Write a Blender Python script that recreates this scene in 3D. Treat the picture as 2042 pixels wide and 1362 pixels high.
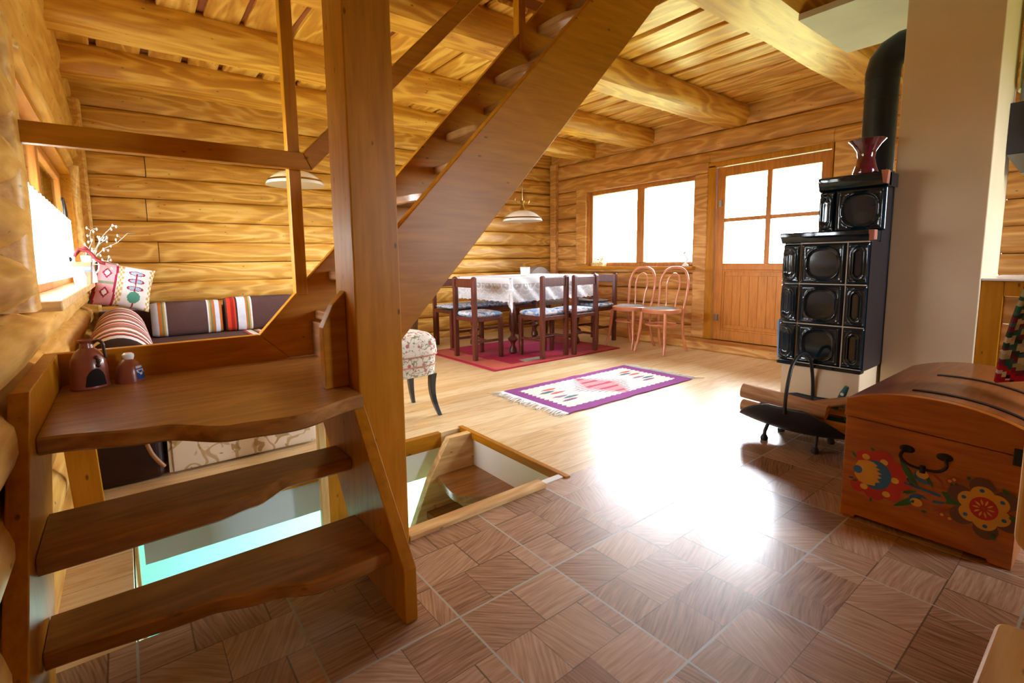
import bpy, math, random
from mathutils import Vector, Matrix, noise
C = bpy.context.scene.collection
for o in list(bpy.data.objects): bpy.data.objects.remove(o)
PI = math.pi
# ---------------------------------------------------------------- camera, world, exposure
def make_camera():
    yaw, pit, rol = [math.radians(a) for a in (37.2156, 6.5533, -0.8345)]
    f = Vector((math.sin(yaw)*math.cos(pit), math.cos(yaw)*math.cos(pit), -math.sin(pit)))
    r = Vector((math.cos(yaw), -math.sin(yaw), 0)); u = r.cross(f)
    c, s = math.cos(rol), math.sin(rol)
    r2 = c*r + s*u; u2 = -s*r + c*u
    cd = bpy.data.cameras.new('camera'); co = bpy.data.objects.new('camera', cd); C.objects.link(co)
    co.matrix_world = Matrix(((r2.x, u2.x, -f.x, 0), (r2.y, u2.y, -f.y, 0), (r2.z, u2.z, -f.z, 1.0), (0, 0, 0, 1)))
    cd.sensor_width = 36; cd.lens = 975.9/2042*36
    cd.shift_x = (1021-990.05)/2042; cd.shift_y = (632.23-681)/2042
    cd.clip_start = .02
    bpy.context.scene.camera = co
make_camera()
sc = bpy.context.scene
sc.view_settings.view_transform = 'Standard'; sc.view_settings.look = 'None'
sc.view_settings.gamma = 1; sc.view_settings.use_curve_mapping = False
sc.view_settings.exposure = 0.3
w = bpy.data.worlds.new('sky'); sc.world = w; w.use_nodes = True
bg = w.node_tree.nodes['Background']
bg.inputs[1].default_value = 1.0
def sky():     # overcast white sky above, sunlit meadow below the horizon
    t = w.node_tree; tc = t.nodes.new('ShaderNodeTexCoord'); sp = t.nodes.new('ShaderNodeSeparateXYZ'); t.links.new(tc.outputs['Generated'], sp.inputs[0])
    cr = t.nodes.new('ShaderNodeValToRGB'); mr = t.nodes.new('ShaderNodeMath'); mr.operation = 'MULTIPLY_ADD'
    mr.inputs[1].default_value = .5; mr.inputs[2].default_value = .5; t.links.new(sp.outputs[2], mr.inputs[0]); t.links.new(mr.outputs[0], cr.inputs[0])
    st = [(0, (.16, .18, .07)), (.44, (.20, .225, .10)), (.49, (.34, .38, .26)), (.51, (.80, .88, .97)), (1, (.84, .93, 1.0))]
    while len(cr.color_ramp.elements) < len(st): cr.color_ramp.elements.new(.5)
    for e, (p, c) in zip(cr.color_ramp.elements, st): e.position = p; e.color = c+(1,)
    sc2 = t.nodes.new('ShaderNodeVectorMath'); sc2.operation = 'SCALE'; sc2.inputs['Scale'].default_value = SKY
    t.links.new(cr.outputs[0], sc2.inputs[0]); t.links.new(sc2.outputs[0], bg.inputs[0])
SKY = 52.0
sky()
def portal(loc, rot, sx, sy):
    l = bpy.data.lights.new('window_daylight', 'AREA'); l.shape = 'RECTANGLE'; l.size = sx; l.size_y = sy
    l.cycles.is_portal = True
    o = bpy.data.objects.new('window_daylight', l); C.objects.link(o); o.location = loc; o.rotation_euler = rot
# area light faces -Z: rotate so that it looks into the room
portal((5.62, 3.94, 1.41), (0, PI/2, 0), 1.05, 1.65)     # window in the door wall
portal((5.62, 2.35, 1.41), (0, PI/2, 0), 1.0, 1.0)       # door glass
portal((5.62, 0.955, 1.28), (0, PI/2, 0), .9, .62)        # kitchen window
portal((-.75, 3.6, 1.28), (0, -PI/2, 0), .9, 2.7)        # window in the left wall
portal((3.2, -2.15, 1.5), (PI/2, 0, 0), .75, .95)     # unseen window behind the camera, added for fill light
def lamp_light(loc, power, col, size=.15):
    l = bpy.data.lights.new('lamp_bulb', 'POINT'); l.energy = power; l.color = col; l.shadow_soft_size = size
    o = bpy.data.objects.new('lamp_bulb', l); C.objects.link(o); o.location = loc
lamp_light((.9, 3.6, -.9), 15, (.85, .97, 1.0), .2)        # point light added to brighten the cellar, no fixture
# ---------------------------------------------------------------- materials
def srgb(h):
    v = [int(h[i:i+2], 16)/255 for i in (0, 2, 4)]
    return tuple((x/12.92 if x <= .04045 else ((x+.055)/1.055)**2.4) for x in v) + (1,)
class NT:
    def __init__(s, name, rough=.5, spec=.5, coat=0, coat_r=.1, metal=0, sheen=0):
        s.m = bpy.data.materials.new(name); s.m.use_nodes = True; s.t = s.m.node_tree
        s.b = s.t.nodes['Principled BSDF']; i = s.b.inputs
        i['Roughness'].default_value = rough; i['Specular IOR Level'].default_value = spec
        i['Coat Weight'].default_value = coat; i['Coat Roughness'].default_value = coat_r
        i['Metallic'].default_value = metal; i['Sheen Weight'].default_value = sheen
    def n(s, ty, **kw):
        nd = s.t.nodes.new(ty)
        for k, v in kw.items():
            if k.startswith('i_'):
                key = k[2:]; key = int(key) if key.isdigit() else key
                s.put(nd.inputs[key], v)
            else: setattr(nd, k, v)
        return nd
    def put(s, sock, v):
        if isinstance(v, bpy.types.NodeSocket): s.t.links.new(v, sock)
        else: sock.default_value = v
    def math(s, op, a, b=0, c=None):
        nd = s.n('ShaderNodeMath', operation=op); s.put(nd.inputs[0], a); s.put(nd.inputs[1], b)
        if c is not None: s.put(nd.inputs[2], c)
        return nd.outputs[0]
    def vm(s, op, a, b):
        nd = s.n('ShaderNodeVectorMath', operation=op); s.put(nd.inputs[0], a); s.put(nd.inputs[1], b); return nd.outputs[0]
    def coord(s): return s.n('ShaderNodeTexCoord').outputs['Object']
    def mapv(s, v, sc=(1, 1, 1), loc=(0, 0, 0), rot=(0, 0, 0)):
        nd = s.n('ShaderNodeMapping'); s.put(nd.inputs[0], v); nd.inputs[1].default_value = loc
        nd.inputs[2].default_value = rot; nd.inputs[3].default_value = sc; return nd.outputs[0]
    def noise(s, v, sc=1, det=3, rough=.5, dist=0):
        nd = s.n('ShaderNodeTexNoise'); s.put(nd.inputs['Vector'], v); nd.inputs['Scale'].default_value = sc
        nd.inputs['Detail'].default_value = det; nd.inputs['Roughness'].default_value = rough
        nd.inputs['Distortion'].default_value = dist; return nd.outputs[0]
    def ramp(s, f, stops, interp='LINEAR'):
        nd = s.n('ShaderNodeValToRGB'); s.put(nd.inputs[0], f); cr = nd.color_ramp; cr.interpolation = interp
        while len(cr.elements) < len(stops): cr.elements.new(.5)
        for e, (p, c) in zip(cr.elements, stops): e.position = p; e.color = c if len(c) == 4 else tuple(c)+(1,)
        return nd.outputs[0]
    def mix(s, f, a, b, mode='MIX'):
        nd = s.n('ShaderNodeMix', data_type='RGBA', blend_type=mode)
        s.put(nd.inputs[0], f); s.put(nd.inputs[6], a); s.put(nd.inputs[7], b); return nd.outputs[2]
    def bump(s, h, st=.3, d=.01):
        nd = s.n('ShaderNodeBump'); nd.inputs['Strength'].default_value = st; nd.inputs['Distance'].default_value = d
        s.put(nd.inputs['Height'], h); s.t.links.new(nd.outputs[0], s.b.inputs['Normal'])
    def col(s, c): s.put(s.b.inputs['Base Color'], c)
BW = ((0, 0, 0, 1), (1, 1, 1, 1))
def wood(name, light, mid, dark, axis='X', rough=.45, figure=.5, knots=.6, coat=0, grain=1.0, fscale=1.0, coat_r=.15, bump=.25, spec=.4, knotsize=1.0):
    s = NT(name, rough, spec, coat, coat_r); v = s.coord()
    ai = 'XYZ'.index(axis)
    sc = [10*grain]*3; sc[ai] = .9*grain
    fine = s.noise(s.mapv(v, [x*5 for x in sc]), 1, 4, .6)
    sf = [5.5*fscale]*3; sf[ai] = 1.0*fscale
    fig = s.noise(s.mapv(v, sf), 1, 2, .45, .3)
    band = s.math('SINE', s.math('MULTIPLY', fig, 48.0), 0)
    band = s.math('POWER', s.math('MULTIPLY_ADD', band, .5, .5), 2.0)
    sl = [1.6]*3; sl[ai] = .5
    slow = s.noise(s.mapv(v, sl), 1, 2, .5)
    f = s.math('ADD', s.math('MULTIPLY', fine, .55), s.math('MULTIPLY', band, .32*figure))
    f = s.math('ADD', f, s.math('MULTIPLY_ADD', slow, .42, -.10-.11*figure))
    base = s.ramp(f, [(.22, dark), (.46, mid), (.72, light)])
    h = s.math('ADD', fine, s.math('MULTIPLY', band, .3*figure))
    if knots > 0:
        sk = [4.2/knotsize]*3; sk[ai] = 1.9/knotsize
        vor = s.n('ShaderNodeTexVoronoi'); s.put(vor.inputs['Vector'], s.mapv(v, sk, (3.3, 1.7, 2.9)))
        dd = vor.outputs['Distance']
        k = s.ramp(dd, [(.07, (1, 1, 1, 1)), (.12, (0, 0, 0, 1))])
        # only some cells carry a knot
        sel = s.math('GREATER_THAN', s.n('ShaderNodeSeparateColor', i_0=vor.outputs['Color']).outputs[0], .45)
        k = s.math('MULTIPLY', s.math('MULTIPLY', k, sel), knots)
        base = s.mix(k, base, tuple(c*.35 for c in dark[:3])+(1,))
    s.col(base); s.bump(h, bump, .004)
    return s.m
def plain(name, c, rough=.5, spec=.5, coat=0, metal=0, var=.12, nscale=6, bump=0, coat_r=.1, sheen=0, bscale=60):
    s = NT(name, rough, spec, coat, coat_r, metal, sheen); v = s.coord()
    n = s.noise(v, nscale, 4, .55)
    lo = tuple(x*(1-var) for x in c[:3])+(1,); hi = tuple(min(1, x*(1+var)) for x in c[:3])+(1,)
    s.col(s.ramp(n, [(.3, lo), (.7, hi)]))
    if bump: s.bump(s.noise(v, bscale, 3), bump, .003)
    return s.m
def painted(name, rough=.8, sheen=.2, weave=0, wscale=500, spec=.3, coat=0):
    s = NT(name, rough, spec, coat, .1, 0, sheen)
    a = s.n('ShaderNodeAttribute', attribute_name='Col'); v = s.coord()
    n = s.noise(v, 30, 3)
    s.col(s.mix(.35, a.outputs['Color'], s.mix(1, a.outputs['Color'], s.ramp(n, [(.3, (.7, .7, .7, 1)), (.7, (1, 1, 1, 1))]), 'MULTIPLY')))
    if weave: s.bump(s.noise(s.mapv(v, (1, 1, 1)), wscale, 2), weave, .002)
    return s.m
M = {}
M['log'] = wood('honey_log_wood', srgb('E9BE68'), srgb('D9A246'), srgb('BE8432'), 'X', .42, 1.0, .75, bump=.3)
M['log_y'] = wood('honey_log_wood_side', srgb('E9C27A'), srgb('D8A650'), srgb('BC8238'), 'Y', .42, .5, .75, bump=.3)
M['log_door'] = wood('warm_log_wood', srgb('DDA862'), srgb('CB9048'), srgb('AE7434'), 'Y', .45, .9, .75, bump=.3)
M['ceil'] = wood('ceiling_board_wood', srgb('F2CB6C'), srgb('E3AE48'), srgb('C48832'), 'Y', .35, 1.2, .6, fscale=.8, bump=.2, coat=.15, coat_r=.3)
M['ceil_red'] = plain('red_brown_batten', srgb('9A5A34'), .6)
M['beam'] = wood('beam_wood', srgb('EEC564'), srgb('DFAA42'), srgb('C0842E'), 'X', .4, .9, .75, fscale=.8, bump=.3)
M['pine_x'] = wood('smooth_pine', srgb('CC8C26'), srgb('BA7814'), srgb('9E620C'), 'X', .35, .25, .8, bump=.08, spec=.2)
M['pine_y'] = wood('smooth_pine_lengthwise', srgb('CC8C26'), srgb('BA7814'), srgb('9E620C'), 'Y', .35, .25, .8, bump=.08, spec=.2)
M['pine_z'] = wood('smooth_pine_upright', srgb('CC8C26'), srgb('BA7814'), srgb('9E620C'), 'Z', .35, .25, .8, bump=.08, spec=.2)
M['pale_z'] = wood('pale_pine', srgb('F3D7A0'), srgb('E6BF80'), srgb('C7935A'), 'Z', .4, .5, .7, bump=.08)
M['pale_x'] = wood('pale_pine_trim', srgb('F3D7A0'), srgb('E6BF80'), srgb('C7935A'), 'X', .4, .5, .7, bump=.08)
M['tread'] = wood('tread_wood', srgb('C08C52'), srgb('A87338'), srgb('80501F'), 'X', .33, .35, .45, coat=.3, coat_r=.25, bump=.12)
M['tread_y'] = wood('tread_wood_cross', srgb('C4946A'), srgb('A8754C'), srgb('7C5030'), 'Y', .33, .35, .45, coat=.3, coat_r=.25, bump=.12)
M['frame'] = wood('window_frame_wood', srgb('D08E44'), srgb('BA762E'), srgb('95561E'), 'Z', .4, .2, .2, bump=.06)
M['door'] = wood('door_wood', srgb('D48E3C'), srgb('C47A2A'), srgb('A05E1E'), 'Z', .4, .2, .1, bump=.06, spec=.25)
M['dark'] = wood('red_brown_stained_wood', srgb('7E452F'), srgb('652F20'), srgb('42190F'), 'Z', .35, .2, 0, coat=.2, coat_r=.2, bump=.06)
M['bent'] = plain('pinkish_bentwood', srgb('C87A52'), .35, .5, .3)
M['chest'] = wood('orange_stained_wood', srgb('D58328'), srgb('C26E18'), srgb('A05410'), 'Y', .35, .35, .1, coat=.35, coat_r=.2, bump=.1)
M['chest_top'] = wood('orange_stained_wood_lid', srgb('BC7642'), srgb('9C5A2E'), srgb('77401D'), 'X', .35, .35, .1, coat=.5, coat_r=.2, bump=.1)
M['floor_bd'] = None
M['plaster'] = plain('cream_plaster', srgb('E2CAA6'), .9, .3, var=.05, nscale=3, bump=.1)
M['white'] = plain('white_plaster', srgb('F2EEE6'), .9, .3, var=.03, nscale=3, bump=.1)
M['shelfwhite'] = plain('grey_green_board', srgb('D8DDD2'), .8, .3, var=.05)
M['turq'] = plain('turquoise_paint', srgb('8FDACC'), .8, .3, var=.08, nscale=2)
M['bluegrey'] = plain('blue_grey_paint', srgb('C6D2DE'), .9, .3, var=.05, nscale=2)
M['ink'] = plain('dark_chinking', srgb('5C4A30'), .95, .1, var=.3, nscale=20)
M['glaze'] = plain('dark_green_glaze', srgb('0A1E2A'), .07, .55, 0, var=.3, nscale=8, coat_r=.03)
M['glaze_edge'] = plain('dark_navy_enamel', srgb('0B1624'), .3, .5, .3, var=.15)
M['grout'] = plain('pale_grout', srgb('CDBFA8'), .8)
M['terra'] = plain('bare_terracotta', srgb('B5705A'), .8, var=.15)
M['iron'] = plain('black_iron', srgb('15161A'), .45, .5, var=.2)
M['steel'] = plain('grey_steel', srgb('8E9296'), .35, .5, metal=1)
M['brass'] = plain('aged_brass', srgb('A8863C'), .3, .5, metal=1)
M['pipe'] = plain('blue_black_stove_pipe', srgb('0C2236'), .4, .5, .1, var=.15)
M['milk'] = plain('milk_glass', srgb('F3F1EE'), .2, .5, .5, var=.02)
M['cloth_blue'] = painted('blue_patterned_fabric', .85, 0, .2)
M['paint'] = painted('painted_colours', .7, 0)
M['fabric'] = painted('woven_fabric', .9, 0, .3)
M['gloss_paint'] = painted('painted_ceramic', .2, 0, 0, coat=.4)
M['brown_fab'] = plain('brown_upholstery', srgb('54372F'), .95, .2, var=.1, nscale=40, bump=.2, sheen=.3, bscale=300)
M['leather'] = plain('dark_brown_leather', srgb('2C1410'), .45, .4, var=.2)
M['strapm'] = plain('tan_leather', srgb('A4774C'), .5, .4)
M['grey_seat'] = plain('grey_seat_fabric', srgb('9B8F88'), .9, .2, var=.15, nscale=60, bump=.2)
M['teal'] = plain('teal_plastic', srgb('157078'), .35, .5)
M['bark'] = wood('log_bark', srgb('E0B890'), srgb('C8986C'), srgb('98684A'), 'Y', .8, .3, .2, bump=.8)
M['split'] = wood('split_firewood', srgb('F0C07A'), srgb('DCA25A'), srgb('B07640'), 'Y', .8, .6, .1, bump=.6)
M['clay'] = plain('brown_glazed_clay', srgb('8E4A36'), .3, .5, .3, var=.2)
M['clay_dark'] = plain('dark_clay', srgb('3A1F18'), .4, .5, .2)
M['hole'] = plain('sooty_inside', srgb('160A08'), .9)
M['redvase'] = plain('oxblood_glaze', srgb('5A1420'), .1, .6, .8, var=.2)
M['twig'] = plain('pale_twig', srgb('B9AFA0'), .8)
M['catkin'] = plain('silver_catkin', srgb('DFE4EA'), .9, sheen=.3)
M['green_leaf'] = plain('leaf_green', srgb('5E8C3A'), .6)
M['yellow_petal'] = plain('yellow_petal', srgb('F0D020'), .6)
M['pink_petal'] = plain('violet_petal', srgb('A868A8'), .6)
M['dust_red'] = plain('dark_red_cloth', srgb('8E2A2E'), .8)
M['hood'] = plain('dark_hood_paint', srgb('2C2833'), .4)
M['duct'] = plain('pale_green_duct', srgb('C9D49A'), .6, var=.05)
M['legblack'] = plain('black_lacquer_leg', srgb('1C2430'), .25, .5, .4)
def glass():
    m = bpy.data.materials.new('window_glass'); m.use_nodes = True; t = m.node_tree; t.nodes.clear()
    o = t.nodes.new('ShaderNodeOutputMaterial'); mx = t.nodes.new('ShaderNodeMixShader')
    tr = t.nodes.new('ShaderNodeBsdfTransparent'); g = t.nodes.new('ShaderNodeBsdfGlossy'); f = t.nodes.new('ShaderNodeFresnel')
    g.inputs['Roughness'].default_value = .02; f.inputs[0].default_value = 1.45
    t.links.new(f.outputs[0], mx.inputs[0]); t.links.new(tr.outputs[0], mx.inputs[1]); t.links.new(g.outputs[0], mx.inputs[2])
    t.links.new(mx.outputs[0], o.inputs[0]); return m
def pattern(name, base, spots, scale=30, rough=.85):
    s = NT(name, rough, .2); v = s.coord(); c = base
    for i, (cc, th, sc, kind) in enumerate(spots):
        vv = s.mapv(v, (1, 1, 1), (i*3.7, i*1.9, i*5.1))
        if kind == 'blob': n = s.noise(vv, scale*sc, 2, .5, .6); f = s.ramp(n, [(th, (0, 0, 0, 1)), (th+.03, (1, 1, 1, 1))])
        elif kind == 'line':
            n = s.noise(vv, scale*sc, 1, .4, .8); d = s.math('ABSOLUTE', s.math('SUBTRACT', n, .5), 0); f = s.ramp(d, [(th, (1, 1, 1, 1)), (th+.012, (0, 0, 0, 1))])
        else:
            vo = s.n('ShaderNodeTexVoronoi'); s.put(vo.inputs['Vector'], vv); vo.inputs['Scale'].default_value = scale*sc; f = s.ramp(vo.outputs['Distance'], [(th, (1, 1, 1, 1)), (th+.06, (0, 0, 0, 1))])
        c = s.mix(s.math('MULTIPLY', f, .85), c, cc)
    s.col(c); s.bump(s.noise(v, 300, 2), .15, .002); return s.m
M['blue_floral'] = pattern('blue_floral_seat_fabric', srgb('C9D2E0'), [(srgb('6E9CCB'), .50, 1, 'blob'), (srgb('E4DEE0'), .56, 1.3, 'blob'), (srgb('3C6CAC'), .60, 1.6, 'blob'), (srgb('C79AA0'), .64, 1.5, 'blob')], 14)
M['floral'] = pattern('floral_tapestry', srgb('DCD4C4'), [(srgb('8A8468'), .018, .7, 'line'), (srgb('6E7656'), .62, 1.6, 'blob'), (srgb('B0485A'), .26, .9, 'vor'), (srgb('C98A8E'), .66, 2, 'blob')], 26)
M['brocade'] = pattern('cream_brocade', srgb('E2D3BC'), [(srgb('B89A6A'), .016, .55, 'line'), (srgb('A8854E'), .64, 1.2, 'blob'), (srgb('F0E8DC'), .66, .6, 'blob')], 12)
M['glass'] = glass()
def lace():
    m = bpy.data.materials.new('lace_cloth'); m.use_nodes = True; t = m.node_tree
    b = t.nodes['Principled BSDF']; o = t.nodes['Material Output']
    b.inputs['Base Color'].default_value = srgb('FAFAFC'); b.inputs['Roughness'].default_value = .9
    a = t.nodes.new('ShaderNodeAttribute'); a.attribute_name = 'Col'
    s = t.nodes.new('ShaderNodeSeparateColor'); t.links.new(a.outputs['Color'], s.inputs[0])
    tr = t.nodes.new('ShaderNodeBsdfTransparent'); mx = t.nodes.new('ShaderNodeMixShader')
    tl = t.nodes.new('ShaderNodeBsdfTranslucent'); tl.inputs[0].default_value = srgb('F2F2F4')
    m2 = t.nodes.new('ShaderNodeMixShader'); m2.inputs[0].default_value = .3
    t.links.new(b.outputs[0], m2.inputs[1]); t.links.new(tl.outputs[0], m2.inputs[2])
    t.links.new(s.outputs[0], mx.inputs[0]); t.links.new(tr.outputs[0], mx.inputs[1]); t.links.new(m2.outputs[0], mx.inputs[2])
    t.links.new(mx.outputs[0], o.inputs[0]); return m
M['lace'] = lace()
def sheer():
    m = bpy.data.materials.new('sheer_curtain'); m.use_nodes = True; t = m.node_tree; t.nodes.clear()
    o = t.nodes.new('ShaderNodeOutputMaterial'); mx = t.nodes.new('ShaderNodeMixShader'); mx.inputs[0].default_value = .6
    a = t.nodes.new('ShaderNodeBsdfTranslucent'); b = t.nodes.new('ShaderNodeBsdfDiffuse'); a.inputs[0].default_value = (.9, .9, .9, 1); b.inputs[0].default_value = (.9, .9, .9, 1)
    t.links.new(b.outputs[0], mx.inputs[1]); t.links.new(a.outputs[0], mx.inputs[2])
    m2 = t.nodes.new('ShaderNodeMixShader'); m2.inputs[0].default_value = .35; tr = t.nodes.new('ShaderNodeBsdfTransparent')
    t.links.new(mx.outputs[0], m2.inputs[1]); t.links.new(tr.outputs[0], m2.inputs[2]); t.links.new(m2.outputs[0], o.inputs[0]); return m
M['sheer'] = sheer()
def floor_boards():
    s = NT('pine_floorboards', .34, .45, .25, .25); v = s.coord()
    sx = s.n('ShaderNodeSeparateXYZ', i_0=v); y = sx.outputs[1]; x = sx.outputs[0]
    row = s.math('FLOOR', s.math('DIVIDE', y, .16), 0); fr = s.math('FRACT', s.math('DIVIDE', y, .16), 0)
    wn = s.n('ShaderNodeTexWhiteNoise', noise_dimensions='1D'); s.put(wn.inputs['W'], row)
    off = s.n('ShaderNodeCombineXYZ'); s.put(off.inputs[0], s.math('MULTIPLY', wn.outputs[0], 40)); s.put(off.inputs[1], s.math('MULTIPLY', wn.outputs[0], 17))
    vv = s.vm('ADD', v, off.outputs[0])
    fig = s.noise(s.mapv(vv, (1.1, 9, 1)), 1, 2, .5, .3)
    band = s.math('MULTIPLY_ADD', s.math('SINE', s.math('MULTIPLY', fig, 55), 0), .5, .5)
    fine = s.noise(s.mapv(vv, (4, 60, 1)), 1, 3)
    f = s.math('ADD', s.math('ADD', s.math('MULTIPLY', band, .22), s.math('MULTIPLY', fine, .5)), s.math('MULTIPLY', wn.outputs[0], .3))
    base = s.ramp(f, [(.2, srgb('CFA56C')), (.5, srgb('E3C38F')), (.85, srgb('EFDAB2'))])
    vor = s.n('ShaderNodeTexVoronoi'); s.put(vor.inputs['Vector'], s.mapv(vv, (3.2, 6.5, 1)))
    k = s.ramp(vor.outputs['Distance'], [(.04, (1, 1, 1, 1)), (.1, (0, 0, 0, 1))])
    sel = s.math('GREATER_THAN', s.n('ShaderNodeSeparateColor', i_0=vor.outputs['Color']).outputs[0], .35)
    base = s.mix(s.math('MULTIPLY', s.math('MULTIPLY', k, sel), .8), base, srgb('6B4426'))
    d = s.math('ABSOLUTE', s.math('SUBTRACT', fr, .5), 0)
    g = s.math('GREATER_THAN', d, .49)
    base = s.mix(s.math('MULTIPLY', g, .6), base, srgb('7A5230'))
    s.col(base); s.bump(s.math('ADD', s.math('MULTIPLY', fine, .3), s.math('MULTIPLY', g, -1.5)), .15, .003)
    return s.m
M['floor_bd'] = floor_boards()
def floor_tiles():
    s = NT('wood_look_floor_tiles', .32, .6, .6, .38); v = s.coord()
    sx = s.n('ShaderNodeSeparateXYZ', i_0=v)
    u = s.math('DIVIDE', s.math('SUBTRACT', sx.outputs[0], .681-3.645), .3645)
    w_ = s.math('DIVIDE', s.math('SUBTRACT', sx.outputs[1], .606-4.83), .483)
    fu = s.math('FRACT', u, 0); fw = s.math('FRACT', w_, 0)
    du = s.math('SUBTRACT', .5, s.math('ABSOLUTE', s.math('SUBTRACT', fu, .5), 0)); dw = s.math('SUBTRACT', .5, s.math('ABSOLUTE', s.math('SUBTRACT', fw, .5), 0))
    g = s.math('MAXIMUM', s.math('LESS_THAN', du, .0085), s.math('LESS_THAN', dw, .0065))
    # blocks inside a tile: staggered rows
    w3 = s.math('MULTIPLY', w_, 3); rw = s.math('FLOOR', w3, 0)
    st = s.math('MULTIPLY', s.math('FRACT', s.math('MULTIPLY', rw, .5), 0), .66)
    u2 = s.math('ADD', s.math('MULTIPLY', u, 2), st); cu = s.math('FLOOR', u2, 0)
    cell = s.n('ShaderNodeCombineXYZ', i_0=s.math('ADD', cu, s.math('MULTIPLY', s.math('FLOOR', u, 0), 7)), i_1=rw)
    wn = s.n('ShaderNodeTexWhiteNoise', noise_dimensions='3D'); s.put(wn.inputs[0], cell.outputs[0])
    sc_ = s.n('ShaderNodeSeparateColor', i_0=wn.outputs['Color'])
    rot = s.n('ShaderNodeVectorRotate', rotation_type='Z_AXIS'); s.put(rot.inputs['Vector'], v)
    s.put(rot.inputs['Angle'], s.math('MULTIPLY', s.math('FLOOR', s.math('MULTIPLY', sc_.outputs[0], 5), 0), .7))
    vv = s.vm('ADD', rot.outputs[0], s.vm('MULTIPLY', wn.outputs['Color'], (9, 9, 0)))
    wav = s.noise(s.mapv(vv, (3, 3, 1)), 1, 2)
    vv = s.vm('ADD', vv, s.n('ShaderNodeCombineXYZ', i_1=s.math('MULTIPLY', wav, .05)).outputs[0])
    gr = s.noise(s.mapv(vv, (7, 125, 1)), 1, 3, .6)
    f = s.math('ADD', s.math('MULTIPLY', gr, .8), s.math('MULTIPLY', sc_.outputs[1], .22))
    base = s.ramp(f, [(.3, srgb('7A5640')), (.5, srgb('AA846A')), (.72, srgb('C8A88E'))])
    e1 = s.math('SUBTRACT', .5, s.math('ABSOLUTE', s.math('SUBTRACT', s.math('FRACT', u2, 0), .5), 0))
    e2 = s.math('SUBTRACT', .5, s.math('ABSOLUTE', s.math('SUBTRACT', s.math('FRACT', w3, 0), .5), 0))
    sel = s.math('GREATER_THAN', sc_.outputs[2], .35)
    e = s.math('MULTIPLY', s.math('MAXIMUM', s.math('LESS_THAN', e1, .012), s.math('LESS_THAN', e2, .012)), sel)
    base = s.mix(s.math('MULTIPLY', e, .75), base, srgb('4A3122'))
    base = s.mix(g, base, srgb('A9A6A0'))
    s.col(base)
    s.put(s.b.inputs['Roughness'], s.math('ADD', .27, s.math('MULTIPLY', g, .3)))
    h = s.math('ADD', s.math('MULTIPLY', gr, .6), s.math('ADD', s.math('MULTIPLY', g, -2), s.math('MULTIPLY', e, -1)))
    s.bump(h, .22, .0025)
    return s.m
M['floor_tl'] = floor_tiles()
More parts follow.
